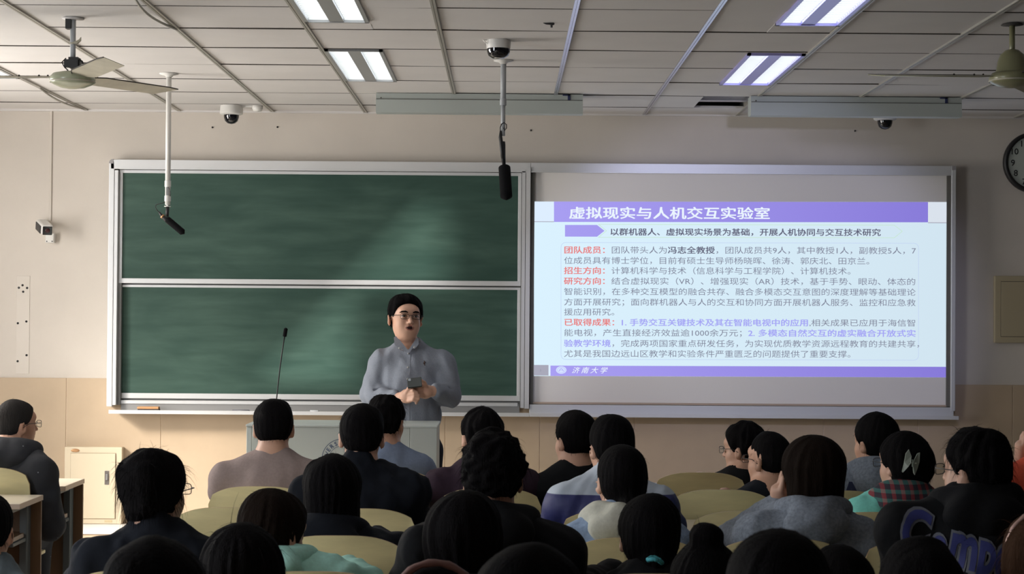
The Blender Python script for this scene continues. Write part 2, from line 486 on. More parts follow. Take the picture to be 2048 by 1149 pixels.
# mask plate added out of view; its gap shapes the patch on the chalkboard
def gob(X, Z):
    t = (X + 8.2) / 3.9; return 7 + 4.5 / t / 3.9, 2.75 + (Z - 2.75) / t / 3.9
def gpx(px, py): return gob((px - 1010) / 310.4, 1.615 - (py - 624) / 310.4)
gap = [gpx(505, 757), gpx(673, 757), gpx(673, 575), gpx(868, 565), gpx(868, 425), gpx(845, 395), gpx(505, 735)]
ys_ = [p[0] for p in gap]; zs_ = [p[1] for p in gap]
rect_ = [(min(ys_) - .5, min(zs_) - .5), (max(ys_) + .5, min(zs_) - .5), (max(ys_) + .5, max(zs_) + .5), (min(ys_) - .5, max(zs_) + .5)]
bm = bmesh.new()
ee_ = []
for loop_ in (rect_, gap):
    vv_ = [bm.verts.new((-7.2, *p)) for p in loop_]
    ee_ += [bm.edges.new((vv_[i], vv_[(i + 1) % len(vv_)])) for i in range(len(vv_))]
bmesh.ops.triangle_fill(bm, use_beauty=False, use_dissolve=False, edges=ee_)
p0_, p1_ = gpx(508, 757), gpx(872, 408); w_ = .0035
bm.faces.new([bm.verts.new((-7.195, y_, z_)) for y_, z_ in ((p0_[0], p0_[1] - w_), (p1_[0], p1_[1] - w_), (p1_[0], p1_[1] + w_), (p0_[0], p0_[1] + w_))])  # bar added across the gap to draw the dark diagonal in the patch
structure(obj('glint_mask', bm, M['dark_wall']))
structure(obj('wall_right', box(RIGHT_X, RIGHT_X + .2, BACK_Y - .2, WALL_Y + .2, 0, CEIL_Z + .35), M['dark_wall']))
structure(obj('wall_back', box(LEFT_X - .2, RIGHT_X + .2, BACK_Y - .2, BACK_Y, 0, CEIL_Z + .35), M['dark_wall']))
# low plinth along the front wall at the left
p0 = P(200, 1046, WALL_Y)
structure(obj('trim_1', box(LEFT_X, -1.55, WALL_Y - .42, WALL_Y - .012, 0.0, 0.215, .004), M['wall_tile']))
structure(obj('trim_2', box(LEFT_X, -1.54, WALL_Y - .43, WALL_Y - .012, 0.215, 0.235, .004), M['ledge']))

# ------------------------------------------------------------------ ceiling: tiles, runners
ce = structure(obj('ceiling', box(LEFT_X - .2, RIGHT_X + .2, BACK_Y - .2, WALL_Y + .18, CEIL_Z + .30, CEIL_Z + .40), M['void']))
obj('ceiling_panel', box(LEFT_X, RIGHT_X, BACK_Y, 5.21, CEIL_Z, CEIL_Z + .02), M['tile_white'], ce)
GX = lambda k: -0.312 + 0.604 * k
rows = [5.21 + 0.6 * i for i in range(11)] + [WALL_Y]
FIX = {}          # (col, row) -> half taken by a lamp
lamps = [(-1, 6.80), (-1, 8.83), (-1 - 3.5, 8.83), (2.5, 8.86), (2.5, 6.78)]
lamp_rects = []
for c, y0 in lamps:
    xx = GX(c) + 0.012 if c == -1 else (GX(2) + 0.302 if c == 2.5 else GX(-4) + 0.012 - 0.302)
    lamp_rects.append((xx, xx + 0.288, y0, y0 + 1.17))
tm = {}
def tile(x0, x1, y0, y1):
    w_, d_ = round(x1 - x0, 3), round(y1 - y0, 3)
    if w_ < .03 or d_ < .03: return
    k = (w_, d_)
    if k not in tm:
        bm = box(-w_ / 2, w_ / 2, -d_ / 2, d_ / 2, 0, .014, 0)
        me = bpy.data.meshes.new('ceiling_tile'); bm.to_mesh(me); bm.free(); me.materials.append(M['tile_white']); tm[k] = me
    o = link('ceiling_tile', tm[k], None, ce, ((x0 + x1) / 2, (y0 + y1) / 2, CEIL_Z))
    o.rotation_euler = (random.gauss(0, .0035), random.gauss(0, .003), random.gauss(0, .0012))
    o.location.z += random.uniform(-.001, .003)
HOLE = (GX(2) + 0.30, GX(3), 10.62, 11.14)
for c in range(-7, 10):
    for r in range(len(rows) - 1):
        g = 0.0065 if random.random() < .65 else 0.0115
        x0, x1, y0, y1 = max(GX(c), LEFT_X) + .003, min(GX(c + 1), RIGHT_X) - .003, rows[r] + g, rows[r + 1] - .0015
        if x1 - x0 < .05: continue
        hit = [L for L in lamp_rects if L[0] < x1 - .02 and L[1] > x0 + .02 and L[2] < y1 - .02 and L[3] > y0 + .02]
        if hit:
            L = hit[0]
            tile(x0, min(x1, L[0]), y0, y1); tile(max(x0, L[1]), x1, y0, y1)
            mx0, mx1 = max(x0, L[0]), min(x1, L[1])
            tile(mx0, mx1, y0, min(y1, L[2])); tile(mx0, mx1, max(y0, L[3]), y1)
        elif HOLE[0] < x1 - .02 and HOLE[1] > x0 + .02 and HOLE[2] < y1 and HOLE[3] > y0 and y0 > 10.5 and y0 < 11:
            tile(x0, HOLE[0] - .02, y0, y1)
        else:
            tile(x0, x1, y0, y1)
jm = {}
for c in range(-7, 10):
    for r in range(1, len(rows) - 1):
        x0, x1 = max(GX(c), LEFT_X) + .013, min(GX(c + 1), RIGHT_X) - .013; yj = rows[r]
        if x1 - x0 < .05: continue
        for L in lamp_rects:
            if L[2] - .01 < yj < L[3] + .01:
                if L[0] < x0 + .02 < L[1]: x0 = L[1] + .002
                if L[0] < x1 - .02 < L[1]: x1 = L[0] - .002
        if HOLE[0] < x1 - .02 and HOLE[1] > x0 + .02 and yj > 10.5: x1 = min(x1, HOLE[0] - .02)
        if x1 - x0 < .05: continue
        k = (round(x1 - x0, 3), random.choice((.006, .006, .008, .011)))
        if k not in jm:
            bm = box(-k[0] / 2, k[0] / 2, -k[1] / 2, k[1] / 2, -.0016, .004); me = bpy.data.meshes.new('ceiling_joint'); bm.to_mesh(me); bm.free(); me.materials.append(M['joint']); jm[k] = me
        link('ceiling_joint', jm[k], None, ce, ((x0 + x1) / 2, yj - .001, CEIL_Z))
for c in range(-6, 10):
    X_ = GX(c)
    if not LEFT_X < X_ < RIGHT_X: continue
    bm = bmesh.new()
    for s in (-1, 1):
        bx(bm, X_ + s * .0065 - .005, X_ + s * .0065 + .005, 5.2, WALL_Y, CEIL_Z - .007, CEIL_Z + .004)
    bx(bm, X_ - .004, X_ + .004, 5.2, WALL_Y, CEIL_Z - .003, CEIL_Z + .05)
    ro = obj('ceiling_runner', bm, M['rail_shiny'] if c in (1, 2) else M['rail'], ce)
# loose bent runner strips (visible bowed edge at top left)
def bowed(x_, y0, y1, dx):
    pts = []
    for i in range(13):
        t = i / 12; pts.append((x_ + dx * math.sin(PI * t), y0 + (y1 - y0) * t, CEIL_Z - .008 - .012 * math.sin(PI * t)))
    obj('bent_runner', tube(bmesh.new(), pts, .006, 6), M['rail'], ce)
bowed(GX(-2), 7.2, 8.2, -.035); bowed(GX(-3) - .6, 10.4, 11.5, -.02)
structure(obj('trim_3', box(LEFT_X, RIGHT_X, WALL_Y - .02, WALL_Y, CEIL_Z - .012, CEIL_Z + .004), M['tile_white']))
# things seen in the opening of the missing tile
bm = bmesh.new(); bx(bm, HOLE[0] - .02, HOLE[1] + .1, 10.98, 11.06, CEIL_Z + .02, CEIL_Z + .07)
obj('steel_channel', bm, M['rail_shiny'], ce)
obj('duct_box', box(HOLE[0] + .02, HOLE[1] - .02, 10.80, 10.98, CEIL_Z + .05, CEIL_Z + .12, .004), M['white_plastic'], ce)

# ------------------------------------------------------------------ ceiling lamps
lamp_labels = ['lit twin-tube ceiling lamp cut by the top edge, left of centre',
               'lit twin-tube ceiling lamp left of centre, nearer the front wall',
               'lit twin-tube ceiling lamp at the left edge beyond the ceiling fan',
               'lit twin-tube ceiling lamp right of centre, nearer the front wall',
               'lit twin-tube ceiling lamp cut by the top edge, right of centre']
for (x0, x1, y0, y1), lb, (c, _) in zip(lamp_rects, lamp_labels, lamps):
    cx_, cy_ = (x0 + x1) / 2, (y0 + y1) / 2; w_, d_ = (x1 - x0) / 2, (y1 - y0) / 2
    t = tag(empty('ceiling_lamp', (cx_, cy_, CEIL_Z)), lb, 'ceiling lamp', 'twin-tube ceiling lamps')
    fm = M['lamp_frame_violet'] if c == 2.5 else M['lamp_frame']
    bm = bmesh.new()
    bx(bm, -w_, -w_ + .018, -d_, d_, -.010, .03); bx(bm, w_ - .018, w_, -d_, d_, -.010, .03)
    bx(bm, -w_, w_, -d_, -d_ + .018, -.010, .03); bx(bm, -w_, w_, d_ - .018, d_, -.010, .03)
    obj('frame', bm, fm, t)
    bm = bmesh.new(); prism(bm, [(-.032, -.006), (.032, -.006), (.026, .028), (-.026, .028)], -d_ + .018, d_ - .018)
    obj('centre_strip', bm, fm, t)
    for s in (-1, 1):
        xa, xb = sorted((s * .034, s * (w_ - .02)))
        obj('diffuser', box(xa, xb, -d_ + .02, d_ - .02, 0.006, .012), M['tube_light'], t)
        bm = bmesh.new()
        n = 26
        for i in range(n):
            yy = -d_ + .03 + (2 * d_ - .06) * i / (n - 1)
            bx(bm, xa, xb, yy - .0006, yy + .0006, -.001, .006)
        obj('louvre', bm, M['white_plastic'], t)

# ------------------------------------------------------------------ blackboard lamps (long housings under the ceiling)
for (pa, pb, py, lb) in [(752, 1166, 187, 'long unlit pale grey board lamp hanging left of the ceiling hole'),
                         (1502, 1924, 190, 'long unlit pale grey board lamp over the projected slide')]:
    Y0 = 10.55
    a = P(pa, py, Y0); b = P(pb, py, Y0)
    L = b.x - a.x; zt = CEIL_Z - .004; zb = zt - .115
    t = tag(empty('board_lamp', (a.x, Y0, zb)), lb, 'board lamp', 'long board lamps under the ceiling')
    H = zt - zb
    bm = bmesh.new()
    prof = [(0.0, 0), (0.0, H - .035), (.005, H - .033), (.005, H), (.13, H), (.13, .02), (.10, 0.0)]
    v0 = [bm.verts.new((0, y, z)) for y, z in prof]; v1 = [bm.verts.new((L, y, z)) for y, z in prof]
    bm.faces.new(v0); bm.faces.new(list(reversed(v1)))
    for i in range(len(prof)): bm.faces.new((v0[i], v1[i], v1[(i + 1) % len(prof)], v0[(i + 1) % len(prof)]))
    obj('housing', bm, M['housing'], t)
    obj('seam', box(.003, L - .003, -.0006, .004, H - .037, H - .034), M['joint'], t)
    c = L - .12 if pa < 1000 else L - .13
    bm = bmesh.new(); bx(bm, c, c + .045, -.002, .004, H - .008, H - .001); bx(bm, c + .030, c + .045, -.002, .004, H - .034, H - .001)
    obj('bracket', bm, M['blue_tag'], t)
    obj('screw', lathe(bmesh.new(), [(0, .002), (.004, .002), (.004, 0)], (.03, .001, H - .028), 8, axis=(0, -1, 0)), M['joint'], t)

# ------------------------------------------------------------------ sliding chalkboard with projection board
YB = 11.50
a = P(218, 320, YB); BX0 = a.x; BX1 = P(1911.5, 600, YB).x
BZT = P(218, 319, YB).z; BZB = P(400, 812, YB).z
XM0, XM1 = P(1048.5, 560, YB).x, P(1066, 560, YB).x
def px_x(px, Y=YB): return P(px, 570, Y).x
def zz(px, py, Y=YB): return P(px, py, Y).z
bd = tag(empty('sliding_chalkboard', (0, YB, BZB)), 'green chalkboard of two sliding panels in an aluminium frame', 'chalkboard')
bd_inv = lambda o: (setattr(o, 'location', (0, -YB, -BZB)), o)[1]
def bpart(name, bm, mt, parent=None, **k):
    o = obj(name, bm, mt, parent or bd, **k)
    if parent is None: bd_inv(o)
    return o
x26 = px_x(228); x35 = px_x(236)
ztop_in = zz(600, 337)
XSPL = px_x(1060)
bpart('top_rail', box(BX0 + .012, XSPL, YB, YB + .09, zz(600, 341.0), BZT, .002), M['alu'])
bpart('rail_lip', box(x35, XSPL, YB - .004, YB + .004, zz(600, 341.5), zz(600, 339.5)), M['alu'])
bpart('side_post', box(BX0, px_x(226.5), YB, YB + .095, BZB - .01, BZT - .012, .004), M['alu'])
bpart('side_post', box(px_x(227.6), px_x(234.5), YB - .006, YB + .09, BZB, zz(300, 341), .002), M['alu'])
bpart('side_channel', box(px_x(234.5), px_x(241), YB + .03, YB + .085, BZB, zz(300, 341)), M['alu_dark'])
# rounded corner caps
corner = mat('corner_cap', (0.30, 0.29, 0.30), 0.4)
for cx_, s in ((BX0, 1),):
    pts = [(cx_ + s * .026, BZT - .012 + .0)] ; r_ = .028
    pts = [(cx_ + s * (r_ - r_ * math.cos(t_)), BZT - r_ + r_ * math.sin(t_) + .003) for t_ in np.linspace(0, PI / 2, 7)] + [(cx_ + s * r_, BZT - r_)]
    bpart('corner_cap', prism(bmesh.new(), pts, YB - .003, YB + .09), corner)
bpart('centre_post', box(px_x(1042.5), px_x(1049.5), YB - .004, YB + .09, BZB, zz(1045, 339)), M['alu'])
bpart('centre_post', box(px_x(1050.5), px_x(1059.5), YB - .010, YB + .09, BZB - .004, zz(1055, 335)), M['alu'])
bpart('back_panel', box(BX0 + .01, px_x(1062), YB + .085, YB + .095, BZB, BZT - .01), M['alu_dark'])
def chalk_panel(pyt, pyb, YP, railt, railb, extra):
    """one sliding panel: chalk surface with four aluminium edges"""
    XA, XB = px_x(237, YP), px_x(1041.5, YP)
    t, b = zz(640, pyt, YP), zz(640, pyb, YP)
    o = bpart('chalk_panel', box(XA + .02, XB - .01, YP + .006, YP + .016, b + .01, t - .01), M['chalk'])
    e = lambda n, *q: obj(n, box(*q, .0015), M['alu'], o)
    e('panel_edge', XA, px_x(243.5, YP), YP, YP + .02, b, t)
    e('panel_edge', px_x(1035, YP), XB, YP, YP + .02, b, t)
    e('panel_edge', XA, XB, YP - .001, YP + .02, t - railt, t)
    e('panel_edge', XA, XB, YP - .001, YP + .02, b, b + railb)
    if extra: e('grip_rail', XA + .01, XB - .015, YP - .012, YP + .02, b - .034, b - .012)
    return o
chalk_panel(343.0, 569.5, YB + .028, .020, .031, False)
chalk_panel(572.5, 800.0, YB + .056, .016, .034, True)
# tray
TZ = zz(600, 816); TB = zz(600, 828)
bpart('chalk_tray', box(BX0 + .035, XSPL, YB - .085, YB + .06, TB, TB + .012, .002), M['alu'])
bpart('tray_lip', box(BX0 + .035, XSPL, YB - .092, YB - .085, TB - .004, TB + .020, .002), M['alu'])
bpart('lower_channel', box(px_x(241), px_x(1041), YB + .05, YB + .085, TB + .012, zz(640, 806)), M['alu_dark'])

pb_ = tag(empty('projection_board', (0, YB, BZB)), 'pale board on the right lit by the projected slide', 'projection board')
SX0, SX1 = px_x(1068), px_x(1894.5)
SZT, SZB = zz(1480, 347), zz(1480, 808)
YS = YB + .03
def ppart(name, bm_or_me, mt, parent=None):
    o = obj(name, bm_or_me, mt, parent or pb_) if isinstance(bm_or_me, bmesh.types.BMesh) else link(name, bm_or_me, mt, parent or pb_)
    if parent is None: o.location = (0, -YB, -BZB)
    return o
XR = XSPL + .0015
ppart('top_rail', box(XR, BX1, YB, YB + .09, zz(600, 341.0), BZT, .002), M['alu'])
ppart('rail_lip', box(XR, BX1 - .05, YB - .004, YB + .004, zz(600, 341.5), zz(600, 339.5)), M['alu'])
ppart('chalk_tray', box(XR, BX1, YB - .085, YB + .06, TB, TB + .012, .002), M['alu'])
ppart('tray_lip', box(XR, BX1, YB - .092, YB - .085, TB - .004, TB + .020, .002), M['alu'])
ppart('tray_back', box(XR, BX1 - .01, YB - .0, YB + .06, TB + .012, zz(1400, 812), .003), M['alu'])
_r = .028; _p = [(BX1 - (_r - _r * math.cos(t_)), BZT - _r + _r * math.sin(t_) + .003) for t_ in np.linspace(0, PI / 2, 7)] + [(BX1 - _r, BZT - _r)]
ppart('corner_cap', prism(bmesh.new(), _p, YB - .003, YB + .09), corner)
ppart('board_surface', box(SX0, SX1, YS, YS + .012, SZB, SZT), M['whiteboard'])
inner = mat('brown_inner_frame', (0.13, 0.125, 0.11), 0.5)
ppart('inner_frame', box(px_x(1061), SX0, YS - .014, YS + .03, SZB - .01, SZT + .012), inner)
ppart('inner_frame', box(SX1, px_x(1902), YS - .014, YS + .03, SZB - .01, SZT + .012), inner)
ppart('inner_frame', box(SX0, SX1, YS - .014, YS + .03, SZT, SZT + .012), inner)
ppart('inner_frame', box(SX0, SX1, YS - .014, YS + .03, SZB - .012, SZB), M['edge_band'])
ppart('outer_post', box(px_x(1902.5), BX1 - .001, YB - .002, YB + .09, BZB, zz(1905, 338), .003), M['alu'])

# the slide: light thrown on the board, emitting flat shapes
EM = 1.0
def em(name, rgb, k=1.0):
    c = srgb(*rgb)
    return mat(name, (0.0, 0.0, 0.0), 1.0, emit=(c, EM * k), spec=0.0)
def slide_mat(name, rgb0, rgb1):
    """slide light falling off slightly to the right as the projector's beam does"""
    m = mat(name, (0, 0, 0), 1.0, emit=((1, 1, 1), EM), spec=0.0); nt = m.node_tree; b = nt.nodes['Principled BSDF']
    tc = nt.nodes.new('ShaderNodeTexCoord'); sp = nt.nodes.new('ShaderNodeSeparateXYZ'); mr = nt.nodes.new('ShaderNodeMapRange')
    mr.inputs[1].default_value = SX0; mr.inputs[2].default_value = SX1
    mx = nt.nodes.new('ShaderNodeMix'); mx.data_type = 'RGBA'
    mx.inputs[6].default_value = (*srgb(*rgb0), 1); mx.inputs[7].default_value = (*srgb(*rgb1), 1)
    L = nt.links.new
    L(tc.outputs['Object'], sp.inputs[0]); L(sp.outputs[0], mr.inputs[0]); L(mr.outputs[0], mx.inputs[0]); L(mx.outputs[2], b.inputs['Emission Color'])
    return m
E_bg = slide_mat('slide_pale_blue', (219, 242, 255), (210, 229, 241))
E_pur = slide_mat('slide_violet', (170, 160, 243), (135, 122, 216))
E_wht = em('slide_white', (222, 238, 255))
E_dark = em('slide_grey_text', (128, 132, 152)); E_bold = em('slide_bold_text', (98, 100, 122))
E_red = em('slide_red_text', (232, 128, 128)); E_vio = em('slide_violet_text', (165, 165, 245))
E_green = em('slide_green_line', (196, 232, 196)); E_lil = em('slide_lilac_line', (192, 208, 242)); E_grey = em('slide_grey', (168, 168, 184))
E_title = em('slide_title_text', (235, 245, 255))
def rect(name, px0, px1, py0l, py0r, py1l, py1r, mt, lay, parent=None):
    """flat quad: left top/bottom rows and right top/bottom rows as seen on the board"""
    y = YS - .001 - .0006 * lay
    pts = [P(px0, py0l, y), P(px1, py0r, y), P(px1, py1r, y), P(px0, py1l, y)]
    bm = bmesh.new(); bm.faces.new([bm.verts.new(p) for p in pts][::-1])
    return ppart(name, bm, mt, parent)
def poly(name, pts, mt, lay, parent=None):
    y = YS - .001 - .0006 * lay
    bm = bmesh.new(); bm.faces.new([bm.verts.new(P(a_, b_, y)) for a_, b_ in pts][::-1])
    return ppart(name, bm, mt, parent)
def line(name, pts, mt, lay, w=.0024, parent=None, closed=False):
    y = YS - .001 - .0006 * lay
    q = [P(a_, b_, y) for a_, b_ in pts]
    if closed: q.append(q[0])
    bm = bmesh.new()
    for a_, b_ in zip(q, q[1:]):
        d = (b_ - a_).normalized() * w * .5; n = Vector((-d.z, 0, d.x))
        bm.faces.new([bm.verts.new(v) for v in (a_ - d + n, a_ - d - n, b_ + d - n, b_ + d + n)])
    return ppart(name, bm, mt, parent)
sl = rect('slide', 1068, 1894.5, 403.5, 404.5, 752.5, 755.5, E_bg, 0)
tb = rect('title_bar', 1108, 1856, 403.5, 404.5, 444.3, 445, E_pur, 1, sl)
rect('slide_rule', 1068, 1108, 443.0, 443.2, 444.4, 444.6, E_grey, 1, sl)
rect('slide_rule', 1856, 1894.5, 445.0, 445.2, 446.6, 446.8, E_grey, 1, sl)
rect('header_block', 1068, 1108, 403.5, 403.6, 443, 443.2, E_wht, 1, sl)
rect('header_block', 1856, 1894.5, 404.4, 404.5, 445, 445.2, slide_mat('slide_pale_grey', (225, 232, 240), (218, 226, 236)), 1, sl)
poly('arrow_block', [(1130, 450.3), (1194, 450.3), (1209, 462), (1194, 473.8), (1130, 473.6)], E_pur, 1, sl)
line('arrow_outline', [(1197, 449), (1788.5, 450.8), (1804.5, 463), (1788.5, 476), (1197, 475), (1213, 462)], E_green, 1, .0028, sl, True)
rr = []
for (cx_, cy_, a0) in ((1131, 494.5, 180), (1828, 496, 270), (1828, 712, 0), (1131, 710.5, 90)):
    for k in range(5):
        t_ = math.radians(a0 + 22.5 * k); rr.append((cx_ + 9 * math.cos(t_), cy_ + 9 * math.sin(t_)))
line('text_frame', rr, E_lil, 1, .0028, sl, True)
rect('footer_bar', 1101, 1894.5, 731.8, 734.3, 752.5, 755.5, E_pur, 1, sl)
rect('footer_block', 1068, 1097, 730.5, 730.6, 751.5, 751.7, E_grey, 1, sl)
rect('footer_gap', 1097, 1101, 730.5, 730.6, 752, 752, E_wht, 1, sl)
seal = [(1122.5 + 10.5 * math.cos(t_), 740.7 + 7.6 * math.sin(t_)) for t_ in np.linspace(0, 2 * PI, 24, endpoint=False)]
so_ = poly('seal_emblem', seal, em('slide_seal', (214, 226, 255)), 2, sl)
line('seal_ring', [(1122.5 + 8 * math.cos(t_), 740.7 + 5.6 * math.sin(t_)) for t_ in np.linspace(0, 2 * PI, 20, endpoint=False)], E_vio, 3, .0016, sl, True)
line('seal_mark', [(1118, 743), (1120, 739.5), (1122.5, 737.5), (1125, 739.5), (1127, 743)], E_vio, 3, .003, sl)
line('seal_mark', [(1118.5, 741), (1126.5, 741)], E_vio, 3, .002, sl)

EMX = 18.9
def slide_text(s, x0, yc, mt, bold=0.0, x1=None, gh=14.2, emx=EMX, shear=0, lay=2, name='text_run', slope=.0022):
    """characters set flat on the board; x0/x1 advance extents and yc centre row"""
    me = text_mesh(s, 1.0, 0, shear, 2)
    if bold:
        bm_ = bmesh.new()
        for dx_, dy_ in ((-bold, 0), (bold, 0), (0, bold * .7), (0, -bold * .7)):
            v0_ = len(bm_.verts); bm_.from_mesh(me); bm_.verts.ensure_lookup_table()
            for v in bm_.verts[v0_:]: v.co.x += dx_; v.co.y += dy_
        bm_.to_mesh(me); bm_.free()
    c = mco(me)
    if len(c) == 0: return
    ref = text_mesh(s + '国', 1.0, 0, 0, 1); rc = mco(ref); 
    adv = float(rc[:, 0].max()) - 0.93; bpy.data.meshes.remove(ref)
    sx = (x1 - x0) / adv if x1 else emx
    ymid = 0.38; sy = gh / 0.92
    y = YS - .001 - .0006 * lay
    out = np.empty_like(c)
    # local frame of the board at this place
    o_ = P(x0, yc, y); ex = P(x0 + 100, yc + 100 * slope, y) - o_; ez = P(x0, yc - 100, y) - o_
    ex /= 100; ez /= 100
    ux = c[:, 0] * sx; uz = (c[:, 1] - ymid) * sy
    out[:, 0] = o_.x + ux * ex.x + uz * ez.x; out[:, 1] = y; out[:, 2] = o_.z + ux * ex.z + uz * ez.z
    setco(me, out)
    o = ppart(name, me, mt, sl); o['kind'] = 'stuff'; return o
B = 0.022
slide_text('虚拟现实与人机交互实验室', 1137.5, 426, E_title, .024, x1=1540.5, gh=23.5, name='title_text')
slide_text('以群机器人、虚拟现实场景为基础，开展人机协同与交互技术研究', 1219.5, 464, E_bold, B, x1=1762, gh=14.2, name='subtitle_text')
YL = [500.2, 521.2, 541.4, 562.3, 583.3, 604.3, 624.3, 644.9, 665.7, 687.0, 707.6]
slide_text('团队成员：', 1127.5, YL[0], E_red, B)
slide_text('团队带头人为', 1222, YL[0] + .2, E_dark)
slide_text('冯志全教授', 1335.4, YL[0] + .4, E_bold, B)
slide_text('，团队成员共9人，其中教授1人，副教授5人，7', 1430, YL[0] + .6, E_dark, x1=1832)
slide_text('位成员具有博士学位，目前有硕士生导师杨晓晖、徐涛、郭庆北、田京兰。', 1127.5, YL[1], E_dark)
slide_text('招生方向：', 1127.5, YL[2], E_red, B)
slide_text('计算机科学与技术（信息科学与工程学院）、计算机技术。', 1222, YL[2] + .2, E_dark)
slide_text('研究方向：', 1127.5, YL[3], E_red, B)
slide_text('结合虚拟现实（VR）、增强现实（AR）技术，基于手势、眼动、体态的', 1222, YL[3] + .2, E_dark, x1=1832)
slide_text('智能识别，在多种交互模型的融合共存、融合多模态交互意图的深度理解等基础理论', 1127.5, YL[4], E_dark, x1=1832)
slide_text('方面开展研究；面向群机器人与人的交互和协同方面开展机器人服务、监控和应急救', 1127.5, YL[5], E_dark, x1=1832)
slide_text('援应用研究。', 1127.5, YL[6], E_dark)
slide_text('已取得成果：', 1127.5, YL[7], E_red, B)
slide_text('1. 手势交互关键技术及其在智能电视中的应用', 1240, YL[7] + .3, E_vio, B, x1=1617.5)
slide_text(',相关成果已应用于海信智', 1618, YL[7] + 1.1, E_dark, x1=1832)
slide_text('能电视，产生直接经济效益逾1000余万元；', 1127.5, YL[8], E_dark, x1=1496)
slide_text('2. 多模态自然交互的虚实融合开放式实', 1496, YL[8] + .8, E_vio, B, x1=1832)
slide_text('验教学环境', 1127.5, YL[9], E_vio, B)
slide_text('，完成两项国家重点研发任务，为实现优质教学资源远程教育的共建共享，', 1222, YL[9] + .2, E_dark, x1=1851)
slide_text('尤其是我国边远山区教学和实验条件严重匮乏的问题提供了重要支撑。', 1127.5, YL[10], E_dark)
slide_text('济 南 大 学', 1143, 741, E_title, .01, x1=1213, gh=12.5, shear=.35, name='footer_text', lay=3)
slide_text('1', 1079.5, 741, E_dark, 0, x1=1082.5, gh=7, name='page_number')
# markers, chalk and eraser on the tray
p = P(298, 816, YB - .03)
t = tag(empty('board_eraser', (p.x, YB - .03, TB + .012)), 'wooden board eraser lying on the tray at the left', 'eraser')
obj('felt_pad', box(-.068, .068, -.025, .025, 0, .014, .002), M['felt'], t)
obj('handle', box(-.072, .066, -.027, .027, .013, .028, .004), M['sponge'], t)
for px_, c_, lb, L_ in ((482, (.10, .10, .12), 'dark marker pen on the tray left of the gooseneck microphone', .055), (629, (.5, .52, .55), 'small grey chalk piece on the tray right of the gooseneck microphone', .028)):
    p = P(px_, 821, YB - .05); bm = bmesh.new()
    tube(bm, [(-L_, 0, .007), (L_ * .8, 0, .007), (L_, 0, .007)], [.007, .007, .005], 10)
    o = obj('marker_pen' if px_ < 500 else 'chalk_piece', bm, mat('pen%d' % px_, c_, .4), None, (p.x, YB - .05, TB + .012), smooth=True)
    tag(o, lb, 'pen' if px_ < 500 else 'chalk')

